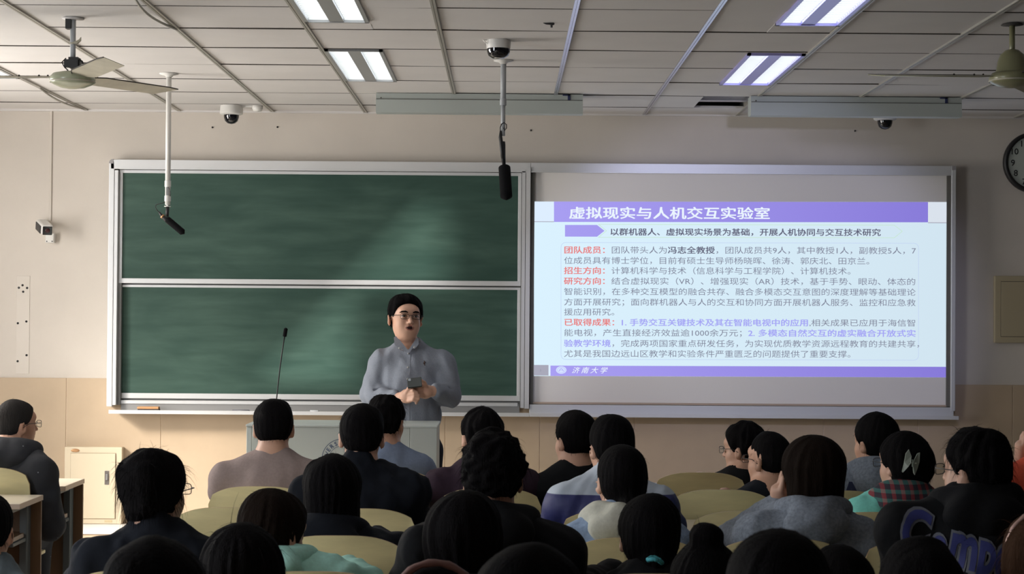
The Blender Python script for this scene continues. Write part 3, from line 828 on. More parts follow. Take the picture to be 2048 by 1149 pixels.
# ------------------------------------------------------------------ ceiling fans
def fan(x, y, hubz, label, bell, angles, r=.66, blade_mat=None, body=None):
    t = tag(empty('ceiling_fan', (x, y, hubz)), label, 'ceiling fan', 'old three-blade ceiling fans')
    top = CEIL_Z - hubz
    obj('ceiling_plate', lathe(bmesh.new(), [(0, top), (.045, top), (.05, top - .004), (.02, top - .008), (0, top - .008)], seg=20), M['dirt'] if bell else M['tile_white'], t, smooth=True)
    obj('down_rod', tube(bmesh.new(), [(0, 0, .05), (0, 0, top)], .0125, 12), M['grey_plastic'] if not bell else body, t, smooth=True)
    if bell:
        obj('bell_cover', lathe(bmesh.new(), [(.014, .125), (.03, .12), (.052, .10), (.063, .07), (.068, .035), (.075, .018), (.075, .012), (0, .012)], seg=28), body, t, smooth=True)
    else:
        bm = bmesh.new()
        bx(bm, -.030, -.006, -.02, .02, top - .05, top - .002); bx(bm, -.012, .03, -.03, .03, .045, .092)
        bx(bm, -.034, .036, -.02, .02, .05, .083)
        obj('hanger_bracket', bm, M['black'], t)
        bm = bmesh.new(); tube(bm, [(.02, 0, .09), (.045, -.01, .075), (.05, 0, .05), (.06, .01, .045)], .004, 6)
        tube(bm, [(-.03, 0, .09), (-.046, -.01, .07), (-.036, 0, .05), (-.02, .0, .035)], .003, 6)
        obj('wire', bm, M['black'], t)
        bm = bmesh.new(); tube(bm, [(-.018, -.012, top * .58), (0, -.015, top * .575), (.02, -.01, top * .59), (.034, -.008, top * .63), (.038, -.008, top * .68)], [.002, .004, .008, .006, .001], 6)
        obj('tape_tail', bm, M['fan_blade'], t)
    obj('motor_housing', lathe(bmesh.new(), [(0, .026), (.05, .028), (.085, .02), (.098, .006), (.101, -.006), (.097, -.018), (.085, -.027), (.08, -.029), (.055, -.040), (.022, -.046), (0, -.047)], seg=36), body, t, smooth=True)
    obj('trim_ring', lathe(bmesh.new(), [(.099, -.012), (.1025, -.015), (.099, -.019)], seg=36), M['fan_blade'], t, smooth=True)
    for ang in angles:
        a = math.radians(ang); R = Matrix.Rotation(a, 4, 'Z')
        e = empty('blade', (0, 0, 0)); 
        bpy.data.objects.remove(e)
        # blade: long plate, pitched, wider at the root, slanted tip
        bm = bmesh.new()
        pts = [(.085, -.030), (.16, -.052), (r - .06, -.060), (r + .01, -.052), (r - .045, .055), (.16, .062), (.085, .036)]
        pit = math.radians(-11)
        top_ = []; bot = []
        for (u, v) in pts:
            zc = v * math.sin(pit) - .0 + .008 - (v / .06) ** 2 * .003
            top_.append(bm.verts.new(R @ Vector((u, v * math.cos(pit), zc + .0012)))); bot.append(bm.verts.new(R @ Vector((u, v * math.cos(pit), zc - .0012))))
        bm.faces.new(top_); bm.faces.new(list(reversed(bot)))
        for i in range(len(pts)): bm.faces.new((top_[i], bot[i], bot[(i + 1) % len(pts)], top_[(i + 1) % len(pts)]))
        b = obj('blade', bm, blade_mat or M['fan_blade'], t)
        bm = bmesh.new()
        edge = [R @ Vector((u, v * math.cos(pit), v * math.sin(pit) + .006)) for u, v in [(.09, -.031), (.16, -.053), (r - .06, -.061), (r + .008, -.053)]]
        tube(bm, edge, .0028, 6)
        obj('dirty_edge', bm, M['dirt'], b)
        bm = bmesh.new()
        for u in (.12, .16, .25): bmesh.ops.create_icosphere(bm, subdivisions=1, radius=.005, matrix=Matrix.Translation(R @ Vector((u, -.03, .016))))
        obj('rivet', bm, M['dirt'], b)
    return t
q = P(145, 157, 7.95)
fan(q.x, 7.95, q.z, 'green-grey ceiling fan with bare black bracket at upper left', False, (57, 300, 178), .61, None, M['fan_green'])
q = P(2024, 155, 7.91)
fan(q.x, 7.91, q.z, 'olive ceiling fan with bell cover cut by the right edge', True, (179, 62, 300), .62, M['fan_olive'], M['fan_olive'])

# ------------------------------------------------------------------ hanging microphones
def foam_mic(bm, a, b, r):
    a, b = Vector(a), Vector(b); L = (b - a).length; n = 10
    pts = []; rr_ = []
    for i in range(n + 1):
        t_ = i / n; pts.append(a + (b - a) * t_)
        rr_.append(r * min(1, math.sqrt(max(0.0, 1 - max(0, abs(t_ - .5) * 2 - .82) ** 2 / .0324)) + .12))
    return tube(bm, pts, rr_, 16)
Y_ = 9.79; q = P(338, 147, Y_); X_ = q.x
zf = lambda py: P(338, py, Y_).z
t = tag(empty('hanging_microphone', (X_, Y_, CEIL_Z)), 'black microphone on a white ceiling pole left, before the chalkboard', 'microphone', 'ceiling microphones')
Z0 = lambda py: zf(py) - CEIL_Z
obj('ceiling_plate', lathe(bmesh.new(), [(0, 0), (.052, 0), (.052, -.004), (.022, -.012), (.018, -.02), (0, -.02)], seg=24), M['white_plastic'], t, smooth=True)
obj('pole', tube(bmesh.new(), [(0, 0, 0), (0, 0, Z0(410))], .0145, 14), M['white_plastic'], t, smooth=True)
obj('pole_collar', tube(bmesh.new(), [(0, 0, Z0(362)), (0, 0, Z0(374))], .0175, 14), M['white_plastic'], t)
obj('pole_collar', tube(bmesh.new(), [(0, 0, Z0(392)), (0, 0, Z0(403))], .0175, 14), M['white_plastic'], t)
bm = bmesh.new(); lathe(bm, [(0, Z0(404)), (.010, Z0(404)), (.006, Z0(412)), (.018, Z0(412.5)), (.018, Z0(414)), (0, Z0(414))])
obj('end_cap', bm, M['white_plastic'], t, smooth=False)
obj('cable_slot', box(-.006, .007, -.0158, -.008, Z0(391), Z0(375)), M['alu_dark'], t)
bm = bmesh.new(); tube(bm, [(0, 0, Z0(413)), (-.003, 0, Z0(434))], .0095, 10)
obj('swivel', bm, M['black'], t, smooth=True)
mb = lambda px, py, dy=0.0: Vector((P(px, py, Y_).x - X_, dy, P(px, py, Y_).z - CEIL_Z))
bm = bmesh.new(); tube(bm, [mb(318, 424), mb(322, 430), mb(330, 438), mb(338, 446)], [.004, .008, .011, .012], 12)
obj('microphone_body', bm, M['black'], t, smooth=True)
obj('foam_windscreen', foam_mic(bmesh.new(), mb(331, 436), mb(369, 468), .0185), M['foam'], t, smooth=True)
obj('metal_ring', tube(bmesh.new(), [mb(324, 432), mb(326.5, 434.5)], .0125, 12), M['copper'], t, smooth=True)
obj('cable', tube(bmesh.new(), [mb(331, 405), mb(322, 407), mb(312, 410), mb(311, 415), mb(314, 421), mb(318, 425)], .0022, 6), M['black'], t, smooth=True)
obj('cable', tube(bmesh.new(), [mb(337, 375, -.017), mb(341, 380, -.02), mb(342, 387, -.018), mb(341, 393, -.01)], .002, 6), M['black'], t, smooth=True)

Y_ = 9.18; q = P(1007, 120, Y_); X_ = q.x
mb = lambda px, py, dy=0.0: Vector((P(px, py, Y_).x - X_, dy, P(px, py, Y_).z - CEIL_Z))
t = tag(empty('hanging_microphone', (X_, Y_, CEIL_Z)), 'black foam microphone on a ceiling pole at the middle, before the centre post', 'microphone', 'ceiling microphones')
obj('ceiling_plate', lathe(bmesh.new(), [(0, 0), (.05, 0), (.05, -.004), (.024, -.010), (.016, -.02), (0, -.02)], seg=24), M['white_plastic'], t, smooth=True)
pm = M['grey_plastic']
bm = bmesh.new(); tube(bm, [(0, 0, 0), (0, 0, mb(1006, 208).z)], .0145, 14); tube(bm, [(0, 0, mb(1006, 208).z), (0, 0, mb(1006, 272).z)], .0115, 14)
obj('pole', bm, pm, t, smooth=True)
obj('pole_collar', tube(bmesh.new(), [(0, 0, mb(1006, 198).z), (0, 0, mb(1006, 211).z)], .017, 14), pm, t)
bm = bmesh.new(); tube(bm, [mb(1007, 283), mb(1006, 290), mb(1006, 312), mb(1008, 330)], [.009, .013, .013, .009], 12)
obj('swivel', bm, M['black'], t, smooth=True)
bm = bmesh.new(); tube(bm, [mb(1001, 262, -.01), mb(1001, 275, -.012), mb(1004, 300, -.012), mb(1006, 318, -.01)], [.004, .010, .011, .009], 12)
obj('microphone_body', bm, M['black'], t, smooth=True)
obj('foam_windscreen', foam_mic(bmesh.new(), mb(1008.5, 329), mb(1013, 403, -.12), .031), M['foam'], t, smooth=True)
obj('cable', tube(bmesh.new(), [mb(1001, 266, -.01), mb(1000.5, 256, -.012), mb(1003, 249, -.013), mb(1008, 246, -.014), mb(1013, 250, -.013), mb(1013, 257, -.012), mb(1009, 262, -.011), mb(1007, 256, -.01)], .0028, 6), M['black'], t, smooth=True)

# ------------------------------------------------------------------ cameras
def dome(px, py_top, Y, r, label, style):
    q = P(px, py_top, Y)
    t = tag(empty('dome_camera', (q.x, Y, CEIL_Z)), label, 'security camera', 'dome cameras on the ceiling')
    if style == 'flat':
        obj('base', lathe(bmesh.new(), [(0, 0), (r, 0), (r * 1.02, -.01), (r * .98, -.040), (r * .94, -.044), (0, -.044)], seg=30), M['white_plastic'], t, auto=True)
        obj('dome_cover', lathe(bmesh.new(), [(r * .97, -.036), (r * .95, -.055), (r * .82, -.074), (r * .5, -.086), (0, -.089)], seg=30), M['dome'], t, smooth=True)
        obj('cable_loop', tube(bmesh.new(), [(-r * .7, -.02, 0), (-r * 1.25, -.02, -.004), (-r * 1.1, -.03, -.014), (-r * .9, -.03, -.02)], .003, 6), M['white_plastic'], t)
        obj('lens_window', lathe(bmesh.new(), [(0, -.0905), (.018, -.0895), (.022, -.086)], (0, -.012, 0), 14), M['chrome'], t, smooth=True)
    else:
        obj('base', lathe(bmesh.new(), [(0, 0), (r * .96, 0), (r * .98, -.03), (r, -.034), (r, -.052), (r * .9, -.057), (r * .66, -.060), (0, -.06)], seg=30), M['white_plastic'], t, auto=True)
        obj('dome_cover', lathe(bmesh.new(), [(r * .66, -.056), (r * .65, -.075), (r * .55, -.098), (r * .33, -.112), (0, -.118)], seg=30), M['dome'], t, smooth=True)
    return t
t = dome(463, 213, 11.30, .073, 'white dome camera with black bubble above the chalkboard left', 'deep')
obj('junction_cup', lathe(bmesh.new(), [(0, 0), (.034, 0), (.034, -.018), (.026, -.034), (0, -.038)], (.165, 0, 0), 20), M['white_plastic'], t, smooth=True)
obj('cable_duct', box(.06, .15, -.016, .016, -.012, 0, .002), M['white_plastic'], t)
dome(1770, 236, 11.32, .072, 'white dome camera half hidden behind the right board lamp', 'deep')
dome(997, 83, 8.5, .058, 'flat dome camera on the ceiling above the middle microphone pole', 'flat')
q = P(1098, 46, 7.97)
bm = bmesh.new(); tube(bm, [(-.026, 0, -.002), (-.012, 0, -.005), (.02, 0, -.006), (.024, 0, -.004)], [.001, .004, .006, .003], 8); tube(bm, [(.010, 0, -.004), (.012, 0, -.022)], .005, 8)
tag(obj('hook', bm, M['black'], None, (q.x, 7.97, CEIL_Z)), 'small black hook on the ceiling right of the flat dome camera', 'hook')
# bullet camera on the wall, seen three-quarter from the front
q = P(103, 480, WALL_Y)
t = tag(empty('bullet_camera', (q.x, WALL_Y, q.z)), 'white bullet camera fixed to the wall left of the chalkboard', 'security camera')
obj('wall_mount', box(-.028, .028, -.05, .0, -.022, .04, .006), M['white_plastic'], t)
bm = bmesh.new()
R = Matrix.Translation((-.014, -.13, .075)) @ Matrix.Rotation(math.radians(25), 4, 'Z') @ Matrix.Rotation(math.radians(13), 4, 'X')
bx(bm, -.036, .036, -.11, .10, -.030, .036, .014, R)
obj('housing', bm, M['white_plastic'], t)
bm = bmesh.new(); bx(bm, -.030, .030, -.114, -.106, -.030, .026, .004, R)
obj('front_glass', bm, M['dome'], t)
bm = bmesh.new(); bx(bm, -.041, -.035, -.08, .08, -.028, .022, .002, R)
obj('side_shade', bm, M['black'], t)
bm = bmesh.new(); lathe(bm, [(.012, 0), (.016, .003), (.012, .006), (0, .004)], seg=14, axis=(0, -1, 0)); bmesh.ops.transform(bm, matrix=R @ Matrix.Translation((0, -.113, .0)), verts=bm.verts)
obj('lens', bm, mat('lens_glass', (.05, .02, .02), .1), t, smooth=True)
bm = bmesh.new()
for sx in (-.017, .017): lathe(bm, [(.004, 0), (.004, .003), (0, .003)], (sx, -.05, -.012), 8, axis=(0, -1, 0))
obj('screw', bm, M['black'], t)

# ------------------------------------------------------------------ wall cabinet, right box, clock
a = P(130, 894.5, WALL_Y - .06); b = P(243, 1045, WALL_Y - .06)
t = tag(empty('wall_cabinet', (a.x, WALL_Y - .012, 0.235)), 'cream steel wall cabinet on the plinth below the left wall', 'cabinet')
W_ = b.x - a.x; H_ = a.z - .235; D_ = -.055
obj('frame', box(0, W_, D_, 0, .002, H_, .003), M['cabinet'], t)
m1 = .038; m2 = .043
ji = mat('cabinet_joint', (.33, .27, .19), .6)
obj('door_gap', box(m1, W_ - .038, D_ - .0015, D_ + .004, .034, H_ - .037), ji, t)
d = obj('door', box(m1 + .003, W_ - .041, D_ - .008, D_ - .001, .037, H_ - .040, .0015), M['cabinet'], t)
k = obj('lock_plate', box(W_ - .108, W_ - .080, D_ - .011, D_ - .007, .255, .345, .001), M['chrome'], d)
k2 = obj('lock_lever', box(W_ - .099, W_ - .086, D_ - .020, D_ - .010, .285, .325, .003), M['alu_dark'], d)
bm = bmesh.new(); lathe(bm, [(0, 0), (.028, 0), (.028, .003), (.024, .005), (0, .005)], seg=24, axis=(0, -1, 0))
bmesh.ops.scale(bm, vec=(1, 1, .38), verts=bm.verts); bmesh.ops.translate(bm, vec=(.068, D_, H_ - .022), verts=bm.verts)
obj('badge', bm, M['copper'], t, auto=True)
obj('name_plate', box(W_ - .108, W_ - .06, D_ - .002, D_, .012, .026), mat('plate_ochre', (.50, .42, .26), .5), t)
a = P(1990, 552, WALL_Y - .04); b = P(1990, 686, WALL_Y - .04)
t = tag(empty('wall_box', (a.x, WALL_Y, b.z)), 'beige metal box on the wall at the right edge below the clock', 'wall box')
H_ = a.z - b.z
obj('frame', box(0, .62, -.04, 0, 0, H_, .003), M['cream_dark'], t)
obj('door_gap', box(.038, .585, -.0415, -.035, .038, H_ - .035), M['joint'], t)
obj('door', box(.0405, .582, -.044, -.037, .041, H_ - .038, .001), M['cream_dark'], t)
q = P(2069, 325, WALL_Y - .03)
t = tag(empty('wall_clock', (q.x, WALL_Y, q.z)), 'round black-rimmed wall clock at the right edge', 'clock')
obj('rim', lathe(bmesh.new(), [(.172, .03), (.178, .040), (.190, .042), (.199, .034), (.199, 0), (.17, 0)], seg=48, axis=(0, -1, 0)), M['black'], t, smooth=True)
obj('dial', lathe(bmesh.new(), [(0, .028), (.176, .028), (.176, .0), (0, 0)], seg=48, axis=(0, -1, 0)), M['clock_face'], t)
for h in range(1, 13):
    an = math.radians(90 - 30 * h); me = text_mesh(str(h), .056, .0006)
    c = mco(me); c = np.stack([c[:, 0] - c[:, 0].mean() + math.cos(an) * .140, np.full(len(c), -.0295), c[:, 1] - c[:, 1].mean() + math.sin(an) * .140], 1); setco(me, c)
    link('numeral', me, M['black'], t)
for L_, an, w_ in ((.085, 55, .006), (.125, -60, .004)):
    an = math.radians(an); bm = bmesh.new(); tube(bm, [(0, -.032, 0), (math.cos(an) * L_, -.032, math.sin(an) * L_)], [w_, w_ * .5], 6)
    obj('hand', bm, M['black'], t)

# ------------------------------------------------------------------ podium with gooseneck microphone
YP = 9.2
x0 = P(493, 850, YP).x; x1 = P(874, 850, YP).x; zt = P(680, 850.5, YP).z
t = tag(empty('podium', (x0, YP, 0)), 'grey steel lecture podium with a round blue emblem', 'podium')
W_ = x1 - x0
xs = P(820.5, 860, YP).x - x0
obj('front_panel', box(.028, xs - .002, 0, .02, .05, zt - .012, .002), M['podium'], t)
obj('side_strip', box(0, .026, .002, .03, .05, zt - .012, .002), M['podium_light'], t)
obj('wing_panel', box(xs, W_, -.004, .02, .05, zt - .012, .002), M['podium'], t)
obj('side_panel', box(W_ - .02, W_, .022, .39, .05, zt - .012, .002), M['podium'], t)
obj('side_panel', box(0, .02, .032, .39, .05, zt - .012, .002), M['podium'], t)
bm = bmesh.new(); bx(bm, -.003, W_ + .004, -.006, .41, zt - .012, zt, .003)
obj('top', bm, M['podium_light'], t)
obj('plinth', box(.02, W_ - .02, .03, .37, 0, .05), M['alu_dark'], t)
# emblem: ring and letters (as far as the heads leave it visible)
ec = P(684, 919, YP); ecx, ecz = ec.x - x0, ec.z
def ring(r0, r1):
    bm = bmesh.new(); n = 64
    A = [bm.verts.new((ecx + r0 * math.cos(2 * PI * i / n), -.0012, ecz + r0 * math.sin(2 * PI * i / n))) for i in range(n)]
    B_ = [bm.verts.new((ecx + r1 * math.cos(2 * PI * i / n), -.0012, ecz + r1 * math.sin(2 * PI * i / n))) for i in range(n)]
    for i in range(n): bm.faces.new((A[i], A[(i + 1) % n], B_[(i + 1) % n], B_[i]))
    return bm
eo = obj('emblem', ring(.1015, .1045), M['navy_ink'], t)
obj('emblem_ring', ring(.066, .068), M['navy_ink'], eo)
for ch, an in zip('UNIVERSITY', [208, 191, 177, 160.5, 144.5, 128.5, 112.5, 99, 84, 67]):
    me = text_mesh(ch, .030, .0006); c = mco(me); a_ = math.radians(an)
    u = c[:, 0] - c[:, 0].mean(); v = c[:, 1] - c[:, 1].mean()
    rr_ = .0845
    X = ecx + math.cos(a_) * (rr_ + v) + math.sin(a_) * u; Z = ecz + math.sin(a_) * (rr_ + v) - math.cos(a_) * u
    setco(me, np.stack([X, np.full(len(c), -.0014), Z], 1)); link('letter', me, M['navy_ink'], eo)
Ym = 9.35
g0 = P(553, 850, Ym)
t = tag(empty('gooseneck_microphone', (g0.x, Ym, zt)), 'thin black gooseneck microphone standing on the podium', 'microphone')
gp = [P(px, py, Ym) - Vector((g0.x, Ym, zt)) for px, py in ((550, 846), (551, 820), (555, 780), (560, 735), (565, 700), (569, 675))]
gp[0].z = .012
obj('base', lathe(bmesh.new(), [(0, .022), (.02, .022), (.035, .012), (.05, .006), (.05, 0), (0, 0)], seg=24), M['black'], t, smooth=True)
obj('stem', tube(bmesh.new(), gp, .0034, 8), M['black'], t, smooth=True)
a = gp[-1]; b = P(572, 656, Ym) - Vector((g0.x, Ym, zt))
obj('capsule', foam_mic(bmesh.new(), a, b, .0105), M['foam'], t, smooth=True)

# ------------------------------------------------------------------ desks and chairs
def desk(x0, x1, yn, label, ends=True):
    """long desk: near edge at yn, 0.40 deep"""
    t = tag(empty('lecture_desk', (x0, yn, 0)), label, 'desk', 'rows of fixed lecture desks')
    L = x1 - x0; D = .40
    zt = .75
    bm = box(0, L, 0, D, zt - .025, zt, .002)
    obj('desktop', bm, M['laminate'], t)
    bm = bmesh.new(); bx(bm, -.001, .001, .001, D - .001, zt - .024, zt - .001); bx(bm, 0, L, -.0012, .001, zt - .024, zt - .002); bx(bm, L - .001, L + .001, .001, D - .001, zt - .024, zt - .001)
    obj('edge_band', bm, M['edge_band'], t)
    obj('modesty_panel', box(.0, L, D - .035, D - .017, .06, zt - .027, .001), M['brown_panel'], t)
    sh = obj('book_shelf', box(.03, L - .06, .04, D - .06, zt - .185, zt - .165, .001), M['brown_panel'], t)
    obj('shelf_edge', box(L - .0615, L - .058, .041, D - .061, zt - .184, zt - .166), M['edge_band'], sh)
    n = max(2, int(L / 1.0) + 1)
    for i in range(n):
        xx = .04 + (L - .12) * i / (n - 1)
        bm = bmesh.new()
        bx(bm, xx, xx + .035, D - .11, D - .04, .0, zt - .026, .004)
        bx(bm, xx - .005, xx + .04, .05, D - .02, 0, .02, .003)
        obj('leg', bm, M['steel'], t)
        bm = bmesh.new(); bx(bm, xx, xx + .03, .06, D - .10, zt - .05, zt - .026, .004); bx(bm, xx, xx + .03, .08, D - .10, zt - .205, zt - .187, .004)
        obj('bracket', bm, M['steel'], t)
    return t
CHY = lambda r: 8.42 - .82 * (r - 1)         # plane of the chair backs of row r (1 = front)
SEAT = lambda k: -1.035 + .49 * k
DESKN = lambda r: CHY(r) + .36               # near edge of the desk in front of that row
rowname = {1: 'front', 2: 'second', 3: 'third', 4: 'fourth', 5: 'fifth', 6: 'sixth', 7: 'seventh', 8: 'eighth'}
for r in range(1, 9):
    desk(-1.30, 2.16, DESKN(r), 'long lecture desk of the %s row in the middle block' % rowname[r])
for r in (1, 2, 3):
    desk(-3.9, -2.15, DESKN(r), 'lecture desk in the left block, %s row, brown end panel' % rowname[r])
for r in (1, 2):
    desk(2.50, 4.3, DESKN(r), 'lecture desk in the right block, %s row behind the hoodie wearer' % rowname[r])

cw, ct = .43, .014
def back_mesh():
    bm = bmesh.new()
    # outline: arched top, rounded shoulders, in (u, z) then bent around a shallow arc
    out = []
    zb, zs, ztp = .47, .795, .875
    for i in range(25):
        u = -1 + 2 * i / 24
        s_ = abs(u); z = ztp - (ztp - zs) * (s_ ** 3.2) * (.62) - (.030 if s_ > .98 else 0)
        out.append((u * cw / 2, z))
    rows_ = 9
    front = []; back = []
    for x_, zt_ in out:
        y_ = .030 * (1 - (x_ / (cw / 2)) ** 2)      # centre sits further back (towards -y), sides forward
        fr = []; bk = []
        for j in range(rows_):
            t_ = j / (rows_ - 1); z = zb + (zt_ - zb) * t_
            lean = -.065 * t_ ** 1.2
            fr.append(bm.verts.new((x_, -y_ + lean + ct / 2 + .05, z))); bk.append(bm.verts.new((x_, -y_ + lean - ct / 2 + .05, z)))
        front.append(fr); back.append(bk)
    n = len(out)
    for i in range(n - 1):
        for j in range(rows_ - 1):
            bm.faces.new((front[i][j], front[i + 1][j], front[i + 1][j + 1], front[i][j + 1])[::-1])
            bm.faces.new((back[i][j], back[i + 1][j], back[i + 1][j + 1], back[i][j + 1]))
        f = bm.faces.new((front[i][-1], front[i + 1][-1], back[i + 1][-1], back[i][-1])[::-1]); f.material_index = 1
        bm.faces.new((front[i][0], front[i + 1][0], back[i + 1][0], back[i][0]))
    for i in (0, n - 1):
        for j in range(rows_ - 1):
            f = bm.faces.new((front[i][j], back[i][j], back[i][j + 1], front[i][j + 1])); f.material_index = 1
    bmesh.ops.recalc_face_normals(bm, faces=bm.faces)
    me = bpy.data.meshes.new('backrest'); bm.to_mesh(me); bm.free()
    me.materials.append(M['ply']); me.materials.append(M['ply_edge'])
    me.polygons.foreach_set('use_smooth', [True] * len(me.polygons)); me.set_sharp_from_angle(angle=math.radians(40))
    return me
BACK = back_mesh()
bm = bmesh.new(); bx(bm, -.205, .205, .05, .33, .425, .443, .005)
SEATM = bpy.data.meshes.new('seat'); bm.to_mesh(SEATM); bm.free(); SEATM.materials.append(M['ply'])
bm = bmesh.new(); bx(bm, -.02, .02, -.0, .04, 0, .62, .004); bx(bm, -.02, .02, .0, .26, .395, .425, .004); bx(bm, -.05, .05, -.02, .10, 0, .015, .003)
STM = bpy.data.meshes.new('stand'); bm.to_mesh(STM); bm.free(); STM.materials.append(M['steel'])
def chair(x, r, label, cond='', y=None):
    c = tag(empty('auditorium_chair', (x, CHY(r) if y is None else y, 0)), label, 'chair', 'plywood auditorium chairs')
    link('backrest', BACK, None, c); link('seat', SEATM, None, c); link('stand', STM, None, c)
    return c

# ------------------------------------------------------------------ people
SKIN = mat('skin', (0.52, 0.29, 0.195), 0.55, var=0.06, vscale=25)
SKIN2 = mat('skin_light', (0.58, 0.34, 0.24), 0.5, var=0.05, vscale=25)
LIP = mat('lips', (0.30, 0.10, 0.085), 0.5)
def hair_mat(name, col=(0.0045, 0.004, 0.0045)):
    return mat(name, col, 0.75, bump=0.5, bscale=70, stretch=(4, 4, .4), spec=0.05)
HAIR = hair_mat('black_hair'); HAIRB = hair_mat('brown_black_hair', (0.011, 0.007, 0.005))
def cloth(name, col, var=.08, sheen=.0, bump=.25, rough=.9):
    return mat(name, col, rough, bump=bump, bscale=28, var=var, vscale=90, spec=.2)
EYEW = mat('eye_white', (0.55, 0.52, 0.50), .3); IRIS = mat('dark_iris', (0.012, 0.008, 0.006), .2)
RIM = mat('black_spectacle_rim', (0.01, 0.01, 0.012), .3); GLASS = mat('spectacle_lens', (0.9, 0.95, 1.0), .03)
_b = GLASS.node_tree.nodes['Principled BSDF']; _b.inputs['Transmission Weight'].default_value = 1.0; _b.inputs['IOR'].default_value = 1.02

def head_into(f, H, R, w=1.0, ears=True, detail=False):
    """skull, jaw, nose, ears, lips of a head centred at H with axes R (columns)"""
    T = lambda x, y, z: H + R @ np.array((x, y, z), np.float32)
    f.ell(T(0, -.012, .030), (.076 * w, .092, .086), .0, R)
    f.ell(T(0, .020, -.040), (.062 * w, .064, .072), .03, R)
    f.ell(T(0, .040, -.082), (.038 * w, .040, .030), .03, R)
    f.ell(T(.034 * w, .045, -.030), (.028, .032, .034), .02, R); f.ell(T(-.034 * w, .045, -.030), (.028, .032, .034), .02, R)
    f.ell(T(0, .068, .040), (.050, .020, .022), .03, R)
    for s in (-1, 1):
        f.ell(T(s * .032, .092, .008), (.017, .012, .011), .012, R, 'sub')
        f.ell(T(s * .032, .0715, .007), (.0145, .012, .0115), .004, R)
    f.cone(T(0, .080, .012), T(0, .101, -.022), .007, .0115, .010)
    for s in (-1, 1): f.ell(T(s * .011, .092, -.026), (.008, .009, .007), .006, R)
    f.ell(T(0, .083, -.046), (.024, .011, .006), .006, R); f.ell(T(0, .082, -.060), (.020, .011, .007), .006, R)
    if ears:
        for s in (-1, 1):
            Re = R @ rotm(s * -.45, 0, s * .12)
            f.ell(T(s * .083 * w, -.010, -.012), (.0085, .020, .032), .006, Re)
            f.ell(T(s * .091 * w, -.004, -.006), (.005, .011, .018), .003, Re, 'sub')

def hair_field(H, R, style, seed, h=.0062, w=1.0, line=0.0):
    f = Field(H - np.array((.2, .25, .25 if style in ('short', 'spiky', 'curly', 'crop') else .42), np.float32), H + np.array((.2, .25, .22), np.float32), h)
    T = lambda x, y, z: H + R @ np.array((x, y, z), np.float32)
    V = lambda x, y, z: R @ np.array((x, y, z), np.float32)
    amp = .0035
    if style in ('short', 'crop', 'spiky', 'curly'):
        g = {'short': 0, 'crop': -.006, 'spiky': .004, 'curly': .010}[style]
        f.ell(T(0, -.012, .044), ((.086 + g) * w, .103 + g, .092 + g), 0, R)
        f.ell(T(0, -.036, -.006), ((.072 + g * .5) * w, .068 + g * .7, .066), .03, R)
        amp = {'short': .0014, 'crop': .0008, 'spiky': .0030, 'curly': .0060}[style]
        if style == 'curly': f.wob(.0058, 120, 120, 120, seed, R, H); f.wob(.0035, 60, 60, 60, seed + 1, R, H)
        elif style == 'spiky': f.groove(amp, H, R, seed, 13); f.wob(.0035, 60, 60, 60, seed, R, H)
        else: f.groove(amp, H, R, seed, 17); f.wob(.0032, 38, 38, 38, seed, R, H)
        f.plane(T(0, .076, .080 + line), V(0, .86, -.50), .012)
        f.plane(T(0, -.06, -.060), V(0, -.15, -1), .022)
        f.plane(T(0, .0, -.050), V(0, .3, -1), .010)
        for s in (-1, 1): f.ell(T(s * .090, .004, -.028), (.026, .030, .042), .006, R, 'sub')
    elif style == 'bob':
        f.ell(T(0, -.016, .034), (.101 * w, .112, .106), 0, R)
        f.ell(T(0, -.030, -.070), (.096 * w, .082, .110), .04, R)
        f.groove(.0018, H, R, seed, 17, 10); f.wob(.004, 30, 30, 12, seed, R, H)
        f.plane(T(0, .070, .080), V(0, .93, -.36), .015)
        f.ell(T(0, .06, -.06), (.070, .085, .110), .01, R, 'sub')
    elif style == 'long':
        f.ell(T(0, -.016, .034), (.096 * w, .108, .104), 0, R)
        f.cone(T(0, -.035, -.04), T(0, -.085, -.30), .092, .085, .04, (1, .62, 1))
        f.groove(.0022, H, R, seed, 15, 10); f.wob(.0045, 30, 30, 12, seed, R, H)
        f.plane(T(0, .070, .080), V(0, .93, -.36), .015)
        f.ell(T(0, .06, -.06), (.070, .085, .110), .01, R, 'sub')
    elif style in ('tail', 'lowtail', 'bun', 'updo', 'clip'):
        f.ell(T(0, -.014, .034), (.087 * w, .104, .100), 0, R)
        f.ell(T(0, -.040, -.022), (.074 * w, .064, .072), .03, R)
        if style == 'tail':
            f.cone(T(0, -.085, -.055), T(0, -.115, -.10), .03, .045, .03)
            f.cone(T(0, -.115, -.10), T(-.025, -.11, -.33), .048, .030, .03)
        if style == 'lowtail':
            f.cone(T(0, -.085, -.07), T(0, -.10, -.10), .04, .022, .03)
            f.cone(T(0, -.10, -.11), T(.02, -.13, -.34), .030, .024, .02)
        if style == 'bun':
            f.ell(T(.0, -.035, .145), (.042, .042, .034), .02, R)
        if style == 'updo':
            f.ell(T(-.045, -.050, .035), (.048, .050, .056), .03, R); f.ell(T(0, -.045, -.05), (.062, .05, .05), .03, R); f.ell(T(.0, -.07, .075), (.065, .05, .055), .03, R)
            f.wob(.006, 60, 60, 40, seed + 5, R, H)
        if style == 'clip':
            f.ell(T(.01, -.085, .005), (.055, .035, .065), .03, R)
        f.groove(.0013, H, R, seed, 19, 8); f.wob(.0028, 32, 32, 32, seed, R, H)
        f.plane(T(0, .070, .082), V(0, .90, -.44), .012)
        for s in (-1, 1): f.ell(T(s * .088, .012, -.036), (.022, .024, .040), .006, R, 'sub')
    return f

